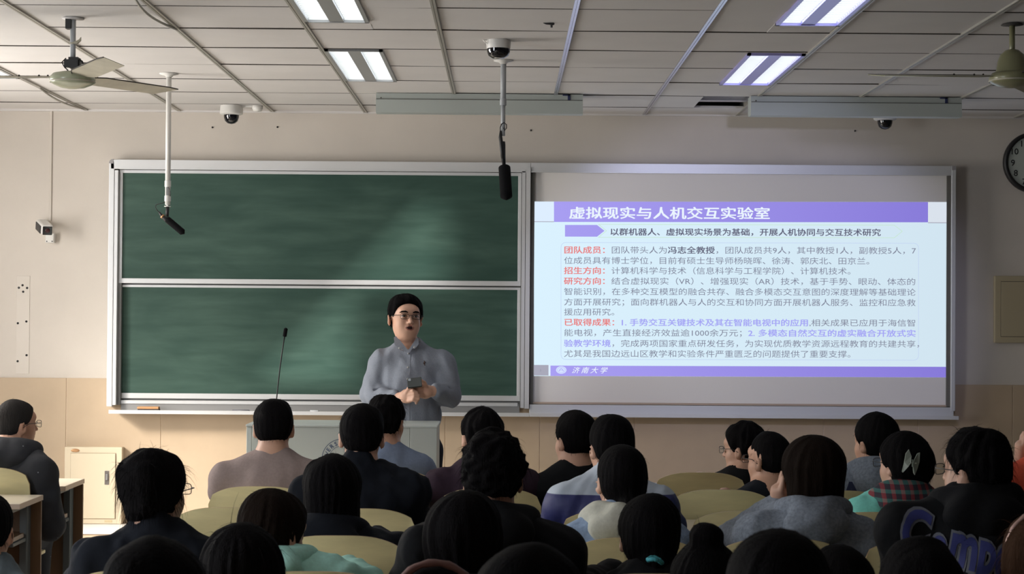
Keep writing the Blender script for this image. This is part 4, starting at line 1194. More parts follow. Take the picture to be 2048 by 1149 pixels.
def strand_mesh(src, n, L, H, R, seed, up=.35, down=.6, wdt=.0011):
    """thin ribbons rooted on the hair, following it downwards with small lift"""
    rs = np.random.RandomState(seed)
    co = mco(src); nv = len(co)
    no = np.empty(nv * 3, np.float32); src.vertices.foreach_get('normal', no); no = no.reshape(-1, 3)
    loc = (co - H) @ R
    cand = np.where(loc[:, 2] > -.12)[0]
    pick = rs.choice(cand, n)
    vs = []; fs = []
    for i in pick:
        p = co[i].astype(float) - no[i] * .003; nn = no[i].astype(float)
        d = nn * up + np.array((0, 0, -1)) * down + rs.normal(0, .28, 3)
        if loc[i, 2] > .07: d = nn * up * .9 + rs.normal(0, .7, 3) * np.array((1, 1, .3))
        d /= np.linalg.norm(d); l = L * rs.uniform(.5, 1.25)
        side = np.cross(d, rs.normal(0, 1, 3)); side /= np.linalg.norm(side) + 1e-9
        b = len(vs); g = np.array((0, 0, -1.0))
        q = p.copy(); dd = d.copy()
        for k in range(4):
            wv = wdt * (1 - k / 3.2) if k < 3 else .00015
            vs.append(q - side * wv); vs.append(q + side * wv)
            dd = dd + g * .45; dd /= np.linalg.norm(dd); q = q + dd * l / 3
        for k in range(3): fs.append((b + 2 * k, b + 2 * k + 1, b + 2 * k + 3, b + 2 * k + 2))
    me = bpy.data.meshes.new('loose_strands'); me.from_pydata([tuple(v) for v in vs], [], fs); me.update()
    return me

def add_local(me, origin):
    c = mco(me); setco(me, c - np.array(origin, np.float32)); return me

def part_field(f, name, mt, root, org):
    me = add_local(f.mesh(name), org); return link(name, me, mt, root)

def glasses(root, H, R, org, w=1.0, mt=None, lens=True, sq=1.0):
    """spectacles on the head: two rims, bridge, temples"""
    T = lambda x, y, z: Vector((H + R @ np.array((x, y, z), np.float32)) - np.array(org, np.float32))
    bm = bmesh.new()
    for s in (-1, 1):
        pts = []
        for k in range(17):
            t_ = 2 * PI * k / 16; c_, s_ = math.cos(t_), math.sin(t_)
            e = .55
            pts.append(T(s * .034 * w + .025 * math.copysign(abs(c_) ** e, c_), .103 - .004 * abs(c_), .006 + .0165 * sq * math.copysign(abs(s_) ** e, s_)))
        tube(bm, pts, .0014, 6)
        tube(bm, [T(s * .060 * w, .098, .012), T(s * .078 * w, .085, .012), T(s * .086 * w, .02, .010), T(s * .085 * w, -.012, -.008)], .0016, 6)
    tube(bm, [T(-.010, .104, .010), T(0, .107, .013), T(.010, .104, .010)], .0014, 6)
    g = obj('spectacles', bm, mt or RIM, root, smooth=True)
    if lens:
        for s in (-1, 1):
            bm = bmesh.new()
            vs = []
            for k in range(16):
                t_ = 2 * PI * k / 16; c_, s_ = math.cos(t_), math.sin(t_)
                vs.append(bm.verts.new(T(s * .034 * w + .0245 * math.copysign(abs(c_) ** .55, c_), .102, .006 + .016 * sq * math.copysign(abs(s_) ** .55, s_))))
            bm.faces.new(vs); obj('lens', bm, GLASS, g)

def person(desc, px, pyt, Y, seat, yaw=0, pitch=0, roll=0, hair='short', hw=1.0, hmat=None, top=None, garment='tee', trousers=None,
           skin=None, fat=1.0, sh=0.0, specs=False, shdz=0.0, strands=220, seed=0, hmode=None, hlen=.022, turn=0.0, arms='desk', hood_mat=None, glass_sq=1.0, ndz=0.0):
    yaw, pitch, roll, turn = map(math.radians, (yaw, pitch, roll, turn))
    R = rotm(yaw, pitch, roll)
    tophair = {'short': .139, 'crop': .133, 'spiky': .146, 'curly': .152, 'bob': .142, 'long': .140, 'tail': .136, 'lowtail': .136, 'bun': .178, 'updo': .142, 'clip': .136}[hair]
    tp = P(px, pyt, Y)
    H = np.array((tp.x, tp.y, tp.z - tophair), np.float32)
    sx, sy = seat
    org = Vector((sx, sy + .19, 0))
    root = tag(empty('person', org), desc, 'person', None)
    skin = skin or SKIN; trousers = trousers or TR_DARK
    N = H + np.array((0, -.035, -.105 + ndz), np.float32)          # base of the neck
    Ct = np.array((math.cos(turn), math.sin(turn), 0), np.float32)   # shoulder axis
    Cf = np.array((-math.sin(turn), math.cos(turn), 0), np.float32)
    sw = .158 * fat + sh
    mid = N + np.array(((sx - N[0]) * .12, 0, 0), np.float32)
    SL = mid - Ct * sw + np.array((0, -.01, -.112 + shdz), np.float32); SR = mid + Ct * sw + np.array((0, -.01, -.112 + shdz), np.float32)
    Pv = np.array((sx, sy + .19, .545), np.float32)
    Chest = N * .62 + Pv * .38 + np.array((0, -.02, 0), np.float32)
    deskz = .775
    if arms == 'desk':
        EL = SL * .35 + np.array((sx - .24, sy + .26, .74), np.float32) * .65; ER = SR * .35 + np.array((sx + .24, sy + .26, .74), np.float32) * .65
        EL[2] = max(EL[2], .79); ER[2] = max(ER[2], .79)
        WL = np.array((sx - .10, sy + .47, .80), np.float32); WR = np.array((sx + .12, sy + .46, .80), np.float32)
    elif arms == 'chin':
        EL = np.array((sx - .20, sy + .40, .80), np.float32); ER = np.array((sx + .24, sy + .30, .80), np.float32)
        WL = H + R @ np.array((-.075, .085, -.125), np.float32); WR = np.array((sx + .10, sy + .48, .80), np.float32)
    elif arms == 'side':
        EL = SL + np.array((-.045, .03, -.26), np.float32); ER = SR + np.array((.045, .03, -.26), np.float32)
        WL = np.array((sx - .10, sy + .38, .66), np.float32); WR = np.array((sx + .10, sy + .40, .66), np.float32)
    KL = np.array((sx - .11, sy + .57, .475), np.float32); KR = np.array((sx + .11, sy + .57, .475), np.float32)
    AL = KL + np.array((0, -.06, -.40), np.float32); AR = KR + np.array((0, -.06, -.40), np.float32)
    lo = np.minimum.reduce([Pv, EL, ER, WL, WR, AL, AR, H]) - .28; hi = np.maximum.reduce([Pv, EL, ER, WL, WR, KL, KR, H]) + .22
    lo[2] = 0
    # the body: one continuous surface
    f = Field(lo, hi, .0150, (H - .115, H + .125, .0076))
    head_into(f, H, R)
    f.cone(H + R @ np.array((0, -.028, -.05), np.float32), N + np.array((0, -.01, -.03), np.float32), .052 * fat ** .5, .060 * fat ** .5, .03)
    f.cone(N + np.array((0, 0, -.06), np.float32), Chest, .085, .115, .05, (1.12, .8, 1))
    f.cone(Chest, Pv, .125, .125, .05, (1.1, .85, 1))
    f.cone(SL, SR, .045, .045, .05)
    for S_, E_, W_, s in ((SL, EL, WL, -1), (SR, ER, WR, 1)):
        f.cone(S_, E_, .047, .038, .03); f.cone(E_, W_, .038, .026, .015)
        dr = (W_ - E_) / (np.linalg.norm(W_ - E_) + 1e-6)
        if arms == 'chin' and s < 0: dr = np.array((.1, -.1, 1.0), np.float32); dr /= np.linalg.norm(dr)
        sd = np.array((-s * 1.0, .3, 0), np.float32)
        if abs(dr[2]) > .7: sd = np.array((0, 1, 0), np.float32)
        sd -= dr * sd.dot(dr); sd /= np.linalg.norm(sd)
        f.cone(W_, W_ + dr * .07, .028, .034, .01, (1, 1, .8))
        for j, (o_, l_) in enumerate(((-.030, .060), (-.010, .074), (.010, .070), (.028, .055))):
            b_ = W_ + dr * .075 + sd * o_; f.cone(b_, b_ + dr * l_ + np.array((0, 0, -.015), np.float32), .0105, .009, .002)
        f.cone(W_ + dr * .02 + sd * .03, W_ + dr * .065 + sd * .065, .013, .010, .008)
    for K_, A_, s in ((KL, AL, -1), (KR, AR, 1)):
        f.cone(Pv + np.array((s * .09, 0, -.03), np.float32), K_, .075, .055, .04); f.cone(K_, A_, .052, .035, .02)
        f.cone(A_ + np.array((0, -.03, -.04), np.float32), A_ + np.array((0, .13, -.055), np.float32), .036, .030, .02)
    part_field(f, 'body', skin, root, org)
    # trousers and shoes
    f = Field(lo, hi, .021)
    f.cone(Pv + np.array((0, 0, .06), np.float32), Pv, .135, .145, .03, (1.12, .9, 1))
    for K_, A_, s in ((KL, AL, -1), (KR, AR, 1)):
        f.cone(Pv + np.array((s * .09, 0, -.02), np.float32), K_, .092, .072, .04); f.cone(K_, A_ + np.array((0, 0, -.0), np.float32), .070, .055, .02)
    f.wob(.004, 25, 25, 25, seed + 3)
    part_field(f, 'trousers', trousers, root, org)
    f = Field(np.minimum(AL, AR) - .2, np.maximum(AL, AR) + .25, .013)
    for A_ in (AL, AR):
        f.cone(A_ + np.array((0, -.03, -.045), np.float32), A_ + np.array((0, .14, -.06), np.float32), .044, .038, .02, (1, 1, .8))
    f.plane((0, 0, .004), (0, 0, -1)); f.plane((0, 0, .13), (0, 0, 1))
    part_field(f, 'shoes', TR_SHOE, root, org)
    # upper garment
    th = {'tee': .012, 'shirt': .014, 'jacket': .026, 'hoodie': .026}[garment]
    f = Field(lo, hi, .0115)
    f.cone(N + np.array((0, 0, -.065), np.float32), Chest, .085 + th, .118 * fat + th, .05, (1.14, .82, 1))
    f.cone(Chest, Pv + np.array((0, 0, .04), np.float32), .122 * fat + th, .130 * fat + th, .05, (1.12, .86, 1))
    f.cone(SL, SR, .044 + th * .9, .044 + th * .9, .06)
    for S_ in (SL, SR): f.cone(N + np.array((0, -.008, -.035), np.float32), S_ + np.array((0, 0, .006), np.float32), .042 + th * .5, .044 + th * .8, .05)
    for S_, E_, W_ in ((SL, EL, WL), (SR, ER, WR)):
        if garment == 'tee':
            f.cone(S_, S_ * .35 + E_ * .65, .050 + th, .050 + th, .03)
        else:
            f.cone(S_, E_, .044 + th * .9, .041 + th * .8, .05); f.cone(E_, W_, .042 + th * .8, .031 + th * .7, .03)
    if garment == 'jacket':
        f.cone(N + np.array((0, -.012, -.03), np.float32), N + np.array((0, -.006, .022), np.float32), .070, .064, .02)
    f.wob({'tee': .0035, 'shirt': .0045, 'jacket': .007, 'hoodie': .006}[garment], 30, 30, 20, seed)
    f.wob({'tee': .0016, 'shirt': .002, 'jacket': .0035, 'hoodie': .0025}[garment], 75, 75, 45, seed + 50)
    # neck opening
    f.cone(N + np.array((0, .012, -.045), np.float32), H + np.array((0, .02, .05), np.float32), .055 * fat ** .5, .070, .008, mode='sub')
    f.plane((0, 0, .50), (0, 0, -1), .01)
    part_field(f, 'hoodie' if garment == 'hoodie' else 'jacket' if garment == 'jacket' else 'shirt', top, root, org)
    if garment in ('hoodie',):
        f = Field(N - .30, N + .25, .0095)
        # hood lying down: thick roll round the neck, pouch hanging on the back
        B_ = N - Cf * .075
        for a_ in np.linspace(-1.0, 1.0, 9):
            an = a_ * 1.75
            q = N + Ct * math.sin(an) * .098 - Cf * (math.cos(an) * .080 - .01) + np.array((0, 0, .010 - .03 * abs(a_) ** 2), np.float32)
            f.ell(q, (.042, .040, .040), .03)
        f.ell(B_ + np.array((0, -.03, -.035), np.float32), (.115, .052, .062), .04)
        f.cone(B_ + np.array((0, -.035, -.05), np.float32), B_ + np.array((0, -.038, -.12), np.float32), .05, .022, .04, (1.7, .8, 1))
        f.wob(.007, 26, 26, 30, seed + 9)
        f.cone(N + np.array((0, .012, -.045), np.float32), H + np.array((0, .02, .05), np.float32), .052, .070, .008, mode='sub')
        part_field(f, 'hood', hood_mat or top, root, org)
    if garment == 'shirt':
        f = Field(N - .13, N + .13, .007)
        for a_ in np.linspace(-1, 1, 13):
            an = a_ * 2.3
            q = N + Ct * math.sin(an) * .062 * fat ** .5 - Cf * (math.cos(an) * .064 - .006)
            f.cone(q + np.array((0, 0, -.03), np.float32), q + np.array((0, 0, .012), np.float32), .010, .007, .012)
        part_field(f, 'collar', top, root, org)
    # hair
    hm = hmat or HAIR
    f = hair_field(H, R, hair, seed, w=hw)
    me = f.mesh('hair')
    if strands:
        sm = strand_mesh(me, strands * 4, hlen, H, R, seed, up={'spiky': .45, 'curly': .5, 'updo': .35}.get(hair, .24), wdt=.0008)
        add_local(sm, org)
    ho = link('hair', add_local(me, org), hm, root)
    if strands: link('loose_strands', sm, hm, ho)
    if specs: glasses(root, H, R, org, sq=glass_sq)
    return root, H, R, org, N

def project_text(s, size, root, org, meshobj, x0, z0, mt, bold=0.0, shear=0.0, off=.004, name='lettering', slope=0.0, sx=1.0):
    """flat print laid onto the back of a garment, by casting its outline onto the cloth"""
    me = text_mesh(s, size, bold, shear, 4)
    bm = bmesh.new(); bm.from_mesh(me)
    bmesh.ops.triangulate(bm, faces=bm.faces)
    for _ in range(3):
        es = [e for e in bm.edges if e.calc_length() > .02]
        if not es: break
        bmesh.ops.subdivide_edges(bm, edges=es, cuts=1); bmesh.ops.triangulate(bm, faces=bm.faces)
    bm.to_mesh(me); bm.free()
    c = mco(me)
    tree = BVHTree.FromPolygons([v.co for v in meshobj.data.vertices], [p.vertices for p in meshobj.data.polygons])
    out = np.empty_like(c)
    for i, (u, v, _) in enumerate(c):
        X = x0 + u * sx; Z = z0 + v + u * sx * slope
        hit = tree.ray_cast(Vector((X, -2, Z)), Vector((0, 1, 0)))
        while hit[0] is None and Z > .3:
            Z -= .004; hit = tree.ray_cast(Vector((X, -2, Z)), Vector((0, 1, 0)))
        y = hit[0].y - off if hit[0] else out[i - 1][1]
        out[i] = (X, y, Z)
    setco(me, out)
    return link(name, me, mt, root)

TR_DARK = cloth('dark_trousers', (0.02, 0.022, 0.03)); TR_SHOE = cloth('shoe', (0.05, 0.05, 0.05), rough=.6)
TR_JEAN = cloth('denim_trousers', (0.03, 0.05, 0.10))
C_BEIGE = cloth('beige_cotton', (0.30, 0.235, 0.22), bump=.15); C_BLACK = cloth('black_cotton', (0.0055, 0.006, 0.0075)); C_NAVYB = cloth('blue_black_cloth', (0.006, 0.008, 0.013))
C_LBLUE = cloth('light_blue_cotton', (0.20, 0.25, 0.36)); C_PURP = cloth('plum_cloth', (0.030, 0.017, 0.028)); C_MINT = cloth('mint_jersey', (0.42, 0.76, 0.68), bump=.15)
C_GREY = cloth('grey_marl_jersey', (0.21, 0.24, 0.29), var=.25); C_WHITE = cloth('white_nylon', (0.44, 0.50, 0.58), bump=.4, rough=.6); C_DBLUE = cloth('royal_blue_nylon', (0.02, 0.025, 0.12), rough=.6)
C_DENIM = cloth('pale_denim', (0.24, 0.32, 0.46), var=.15); C_CREAM = cloth('cream_cotton', (0.52, 0.52, 0.45)); C_RED = cloth('coral_red_jersey', (0.62, 0.10, 0.055)); C_DGREY = cloth('grey_denim', (0.12, 0.15, 0.17))
C_TEAL = cloth('teal_jersey', (0.20, 0.60, 0.52), bump=.15)
# speckled charcoal cloth
C_SPECK = mat('speckled_charcoal', (0.022, 0.024, 0.030), .9, bump=.2, bscale=30)
nt = C_SPECK.node_tree; vo = nt.nodes.new('ShaderNodeTexVoronoi'); vo.inputs['Scale'].default_value = 16
tc = nt.nodes.new('ShaderNodeTexCoord'); nt.links.new(tc.outputs['Object'], vo.inputs['Vector'])
rp = nt.nodes.new('ShaderNodeValToRGB'); rp.color_ramp.elements[0].position = .045; rp.color_ramp.elements[0].color = (.22, .23, .25, 1); rp.color_ramp.elements[1].position = .06; rp.color_ramp.elements[1].color = (.022, .024, .030, 1)
nt.links.new(vo.outputs['Distance'], rp.inputs['Fac']); nt.links.new(rp.outputs['Color'], nt.nodes['Principled BSDF'].inputs['Base Color'])
# dark plaid
C_PLAID = mat('dark_plaid', (0.03, 0.02, 0.03), .9)
nt = C_PLAID.node_tree; b_ = nt.nodes['Principled BSDF']; tc = nt.nodes.new('ShaderNodeTexCoord'); prev = None
for i, (rot, sc_, colr) in enumerate((((0, 0, 0), 21, (.16, .012, .015, 1)), ((0, 1.57, 0), 21, (.02, .10, .09, 1)))):
    mp = nt.nodes.new('ShaderNodeMapping'); mp.inputs['Rotation'].default_value = rot
    wv = nt.nodes.new('ShaderNodeTexWave'); wv.inputs['Scale'].default_value = sc_ * .45; wv.inputs['Distortion'].default_value = .4
    r_ = nt.nodes.new('ShaderNodeValToRGB'); r_.color_ramp.interpolation = 'CONSTANT'
    r_.color_ramp.elements[0].color = (.012, .010, .016, 1); r_.color_ramp.elements[1].position = .62; r_.color_ramp.elements[1].color = colr
    nt.links.new(tc.outputs['Object'], mp.inputs['Vector']); nt.links.new(mp.outputs['Vector'], wv.inputs['Vector']); nt.links.new(wv.outputs['Fac'], r_.inputs['Fac'])
    if prev is None: prev = r_.outputs['Color']
    else:
        mx = nt.nodes.new('ShaderNodeMix'); mx.data_type = 'RGBA'; mx.blend_type = 'ADD'; mx.inputs[0].default_value = 1
        nt.links.new(prev, mx.inputs[6]); nt.links.new(r_.outputs['Color'], mx.inputs[7]); nt.links.new(mx.outputs[2], b_.inputs['Base Color'])

# ------------------------------------------------------------------ the speaker (standing behind the podium)
def speaker():
    Y0 = 9.80
    g = lambda px, py, y=Y0: np.array(P(px, py, y), np.float32)
    org = Vector((g(822, 900)[0], Y0, 0))
    root = tag(empty('person', org), 'standing man in grey-blue shirt and glasses speaking with a phone in hand', 'person')
    R = rotm(math.radians(200), math.radians(3), math.radians(-2))
    top = g(812, 590)
    H = np.array((top[0], Y0 - .03, top[2] - .131), np.float32); w = 1.10
    T = lambda x, y, z: H + R @ np.array((x, y, z), np.float32)
    N = np.array((g(817, 690)[0], Y0 + .02, g(817, 689)[2]), np.float32)
    SL = g(762, 728); SR = g(884, 728); SL[1] = SR[1] = Y0 + .01
    EL = g(744, 792, Y0 - .04); ER = g(901, 790, Y0 - .04)
    WL = g(797, 797, Y0 - .23); WR = g(868, 783, Y0 - .22)
    Ch = np.array((g(819, 760)[0], Y0 + .01, g(819, 765)[2]), np.float32)
    Be = np.array((g(819, 760)[0], Y0 - .015, 1.03), np.float32)
    Pv = np.array((Be[0], Y0 + .0, .90), np.float32)
    lo = np.array((SL[0] - .2, Y0 - .42, 0)); hi = np.array((SR[0] + .2, Y0 + .25, top[2] + .04))
    f = Field(lo, hi, .0090, ((-9, -9, 1.06), (9, 9, 3), .0046))
    head_into(f, H, R, w)
    f.ell(T(0, .015, -.058), (.060, .056, .046), .03, R); f.ell(T(0, .032, -.098), (.036, .036, .017), .03, R)
    f.ell(T(0, .098, -.0545), (.019, .018, .008), .003, R, 'sub')
    f.cone(T(0, -.02, -.05), N + np.array((0, 0, -.04), np.float32), .052, .060, .03)
    f.cone(N + np.array((0, 0, -.07), np.float32), Ch, .085, .115, .05, (1.12, .8, 1)); f.cone(Ch, Be, .12, .13, .05, (1.08, .85, 1)); f.cone(Be, Pv, .13, .13, .05, (1.08, .85, 1))
    f.cone(SL, SR, .045, .045, .05)
    for S_, E_, W_ in ((SL, EL, WL), (SR, ER, WR)):
        f.cone(S_, E_, .046, .037, .03); f.cone(E_, W_, .037, .026, .015)
    # his left hand (right in the picture) lies under the phone; his right hand folds over it
    def hand(W_, pal, fingers, thumb):
        f.cone(W_, pal, .027, .036, .012, (1, .75, 1))
        f.ell(pal, (.040, .026, .036), .012)
        for ch in (*fingers, thumb):
            for a_, b_, r1, r2 in zip(ch, ch[1:], (.0115, .0100, .0092), (.0102, .0092, .0082)):
                f.cone(a_, b_, r1, r2, .0035)
    yL = Y0 - .265
    palR = g(850, 784, Y0 - .245)
    fr = []
    for j, (py, l) in enumerate(((772, 17), (779, 20), (786, 19), (793, 15))):
        fr.append([g(846, py + 1, yL), g(846 - l * .5, py - 1, yL - .022), g(846 - l, py + 1, yL - .026), g(846 - l * 1.12, py + 5, yL - .008)])
    hand(WR, palR, fr, [g(853, 774, yL), g(849, 766, yL - .018), g(843, 762, yL - .03)])
    palL = g(815, 793, Y0 - .275)
    fl_ = []
    for j, (py, l) in enumerate(((784, 15), (790, 19), (796.5, 19), (802, 15))):
        fl_.append([g(818, py, yL - .035), g(818 + l * .55, py - 2, yL - .055), g(818 + l, py + 1, yL - .050), g(818 + l * .95, py + 5, yL - .03)])
    hand(WL, palL, fl_, [g(812, 786, yL - .03), g(817, 778, yL - .045), g(824, 774, yL - .045)])
    KL, KR = Pv + np.array((-.10, .0, -.42), np.float32), Pv + np.array((.10, 0, -.42), np.float32)
    AL, AR = Pv + np.array((-.12, .02, -.81), np.float32), Pv + np.array((.12, .02, -.81), np.float32)
    for K_, A_, s in ((KL, AL, -1), (KR, AR, 1)):
        f.cone(Pv + np.array((s * .09, 0, -.04), np.float32), K_, .08, .058, .04); f.cone(K_, A_, .055, .036, .02)
        f.cone(A_ + np.array((0, .03, -.045), np.float32), A_ + np.array((0, -.12, -.06), np.float32), .034, .028, .02)
    body = part_field(f, 'body', mat('speaker_skin', (0.68, 0.40, 0.285), 0.5, var=0.05, vscale=25), root, org)
    f = Field(lo, hi, .012)
    f.cone(Pv + np.array((0, 0, .08), np.float32), Pv + np.array((0, 0, -.02), np.float32), .145, .150, .03, (1.1, .86, 1))
    for K_, A_, s in ((KL, AL, -1), (KR, AR, 1)):
        f.cone(Pv + np.array((s * .085, 0, -.05), np.float32), K_, .098, .078, .04); f.cone(K_, A_ + np.array((0, 0, -.02), np.float32), .076, .062, .02)
    f.wob(.004, 25, 25, 20, 5)
    part_field(f, 'trousers', TR_DARK, root, org)
    f = Field(lo, np.array((hi[0], hi[1], .2)), .010)
    for A_ in (AL, AR): f.cone((A_[0], A_[1] + .04, .045), (A_[0], A_[1] - .15, .036), .046, .040, .02, (1, 1, .9))
    f.plane((0, 0, .004), (0, 0, -1)); f.plane((0, 0, .09), (0, 0, 1))
    part_field(f, 'shoes', TR_SHOE, root, org)
    # shirt
    SH = mat('grey_blue_oxford', (0.25, 0.275, 0.325), .85, bump=.2, bscale=60, var=.12, vscale=240, spec=.2)
    f = Field(lo, hi, .0062)
    f.cone(N + np.array((0, .01, -.075), np.float32), Ch, .100, .150, .05, (1.10, .80, 1)); f.cone(Ch, Be, .150, .155, .05, (1.05, .86, 1))
    f.cone(Be, Pv + np.array((0, 0, -.04), np.float32), .155, .158, .05, (1.03, .86, 1))
    f.cone(SL + np.array((.0, 0, -.01), np.float32), SR + np.array((.0, 0, -.01), np.float32), .062, .062, .05)
    for S_ in (SL, SR): f.cone(N + np.array((0, .0, -.028), np.float32), S_, .056, .056, .05)
    cuffL = WL * .86 + EL * .14; cuffR = WR * .86 + ER * .14
    for S_, E_, C_ in ((SL, EL, cuffL), (SR, ER, cuffR)):
        f.cone(S_, E_, .068, .060, .03); f.cone(E_, C_, .060, .042, .02)
    f.wob(.0055, 42, 30, 22, 4); f.wob(.0025, 90, 60, 50, 8)
    # sleeve creases at the elbows and across the chest
    for (a_, b_) in ((g(752, 770, Y0 - .11), g(775, 765, Y0 - .12)), (g(750, 782, Y0 - .12), g(778, 772, Y0 - .13)), (g(768, 745, Y0 - .12), g(785, 720, Y0 - .11)),
                     (g(782, 775, Y0 - .16), g(805, 745, Y0 - .15)), (g(876, 770, Y0 - .10), g(900, 758, Y0 - .10)), (g(875, 782, Y0 - .12), g(905, 776, Y0 - .12)),
                     (g(790, 735, Y0 - .14), g(800, 712, Y0 - .12)), (g(872, 755, Y0 - .11), g(870, 775, Y0 - .12))):
        f.cone(a_, b_, .007, .004, .018, mode='sub')
    f.cone(N + np.array((0, -.02, -.03), np.float32), T(0, .01, 0), .056, .075, .006, mode='sub')
    f.cone(N + np.array((.002, -.10, -.040), np.float32), N + np.array((.002, -.09, .04), np.float32), .008, .034, .004, mode='sub')
    f.plane((0, 0, .80), (0, 0, -1), .01)
    shirt = part_field(f, 'shirt', SH, root, org)
    tree = BVHTree.FromPolygons([v.co for v in shirt.data.vertices], [p.vertices for p in shirt.data.polygons])
    def on(px, py, off=.002):
        q = P(px, py, Y0) - org
        h_ = tree.ray_cast(Vector((q.x, -2, q.z)), Vector((0, 1, 0)))
        return Vector((q.x, (h_[0].y if h_[0] else -.15) - off, q.z))
    # collar: band and two pointed flaps
    for s, pts in ((-1, [(789, 675), (794, 672), (818, 700), (814, 704), (806, 699), (801, 699), (791, 689)]),
                   (1, [(838, 677), (834, 676), (819, 700), (822, 704), (826, 697), (832, 697), (839, 688)])):
        bm = bmesh.new()
        fr_ = [bm.verts.new(on(px, py, .010 if i not in (0, 1) else .004) if False else Vector(((P(px, py, Y0) - org).x, -.055 - .05 * max(0, (py - 672) / 30) - (.0), (P(px, py, Y0) - org).z))) for i, (px, py) in enumerate(pts)]
        bk_ = [bm.verts.new(v.co + Vector((0, .006, 0))) for v in fr_]
        bm.faces.new(fr_); bm.faces.new(bk_[::-1])
        for i in range(len(pts)): bm.faces.new((fr_[i], bk_[i], bk_[(i + 1) % len(pts)], fr_[(i + 1) % len(pts)]))
        # keep the flap in front of the shirt
        for v in fr_ + bk_:
            h_ = tree.ray_cast(Vector((v.co.x, -2, v.co.z)), Vector((0, 1, 0)))
            if h_[0] and v.co.y > h_[0].y - .003: v.co.y = h_[0].y - (.010 if v in fr_ else .004)
        obj('collar_flap', bm, SH, root)
    f = Field(N - .12, N + .12, .006)
    for a_ in np.linspace(-1, 1, 15):
        an = a_ * 2.2; q = N + np.array((math.sin(an) * .068, math.cos(an) * .066 - .004, 0), np.float32)
        f.cone(q + np.array((0, 0, -.04), np.float32), q + np.array((0, 0, .016), np.float32), .009, .006, .012)
    part_field(f, 'collar', SH, root, org)
    bm = bmesh.new(); L_, R_ = [], []
    for py in range(706, 850, 5):
        L_.append(bm.verts.new(on(815.2, py, .0022))); R_.append(bm.verts.new(on(822.2, py, .0022)))
    for i in range(len(L_) - 1): bm.faces.new((L_[i], L_[i + 1], R_[i + 1], R_[i]))
    obj('placket', bm, SH, root, smooth=True)
    BT = mat('pale_button', (.45, .45, .45), .3)
    for px, py in ((818, 707), (818, 734), (818, 757), (801, 696), (831, 694)):
        q = on(px, py, .004)
        if py < 700: q.y = -.115
        obj('button', lathe(bmesh.new(), [(0, .003), (.0045, .003), (.0055, .0015), (.005, 0), (0, 0)], q, 12, axis=(0, -1, 0)), BT, root, smooth=True)
    bm = bmesh.new(); q = [on(849, 721.5), on(851, 724), on(850, 728), on(848.3, 725), on(851.5, 731)]
    tube(bm, q, [.0018, .004, .0045, .003, .0015], 6)
    obj('chest_emblem', bm, mat('brown_thread', (.06, .03, .02), .8), root)
    # hair
    f = hair_field(H, R, 'spiky', 21, .0046, w=1.04, line=.014)
    me = f.mesh('hair'); sm = strand_mesh(me, 1400, .020, H, R, 3, up=.3, wdt=.0009)
    ho = link('hair', add_local(me, org), HAIR, root); link('loose_strands', add_local(sm, org), HAIR, ho)
    # eyes, brows, lips
    Tl = lambda x, y, z: Vector(T(x, y, z)) - org
    for s in (-1, 1):
        bm = bmesh.new(); mm = Matrix.Translation(Tl(s * .0335, .0755, .0085)) @ Matrix(R.tolist()).to_4x4() @ Matrix.Diagonal((1.35, .8, .42, 1))
        bmesh.ops.create_uvsphere(bm, u_segments=16, v_segments=10, radius=.0115, matrix=mm); e = obj('eye', bm, EYEW, root, smooth=True)
        bm = bmesh.new(); bmesh.ops.create_uvsphere(bm, u_segments=12, v_segments=8, radius=.0048, matrix=Matrix.Translation(Tl(s * .0335, .0815, .0085)) @ Matrix.Diagonal((1, 1, .85, 1))); obj('iris', bm, IRIS, e, smooth=True)
        bm = bmesh.new(); tube(bm, [Tl(s * .014, .0905, .029), Tl(s * .028, .0915, .0335), Tl(s * .046, .084, .0325), Tl(s * .057, .073, .027)], [.0025, .0048, .0042, .0015], 6); obj('eyebrow', bm, HAIR, root, smooth=True)
        bm = bmesh.new(); tube(bm, [Tl(s * .019, .0835, .010), Tl(s * .028, .088, .0145), Tl(s * .039, .086, .0145), Tl(s * .051, .075, .009)], [.001, .0018, .0018, .001], 6); obj('eyelid', bm, HAIR, root, smooth=True)
    bm = bmesh.new(); n = 16; ring_ = []
    pts = [Tl(.0215 * math.cos(2 * PI * k / n), .0925 - .008 * abs(math.cos(2 * PI * k / n)), -.0545 + .0105 * math.sin(2 * PI * k / n)) for k in range(n + 1)]
    tube(bm, pts, .0032, 6); obj('lips', bm, LIP, root, smooth=True)
    bm = bmesh.new(); bmesh.ops.create_uvsphere(bm, u_segments=14, v_segments=8, radius=.012, matrix=Matrix.Translation(Tl(0, .084, -.0545)) @ Matrix(R.tolist()).to_4x4() @ Matrix.Diagonal((1.55, .7, .75, 1)))
    obj('mouth_cavity', bm, mat('mouth_dark', (.03, .008, .008), .8), root, smooth=True)
    glasses(root, H, R, org, 1.02, sq=.86)
    # phone
    q = P(830, 766, Y0 - .315)
    t = tag(empty('smartphone', q), 'dark smartphone held by the speaking man', 'phone')
    Rm = Matrix.Rotation(math.radians(-8), 4, 'Y') @ Matrix.Rotation(math.radians(-48), 4, 'X')
    obj('case', box(-.040, .036, -.004, .004, -.036, .036, .003, Rm), mat('phone_case', (.012, .016, .012), .35), t)
    obj('camera_bump', box(-.036, -.020, -.0055, -.0035, .012, .032, .001, Rm), M['dome'], t)
    return root
speaker()

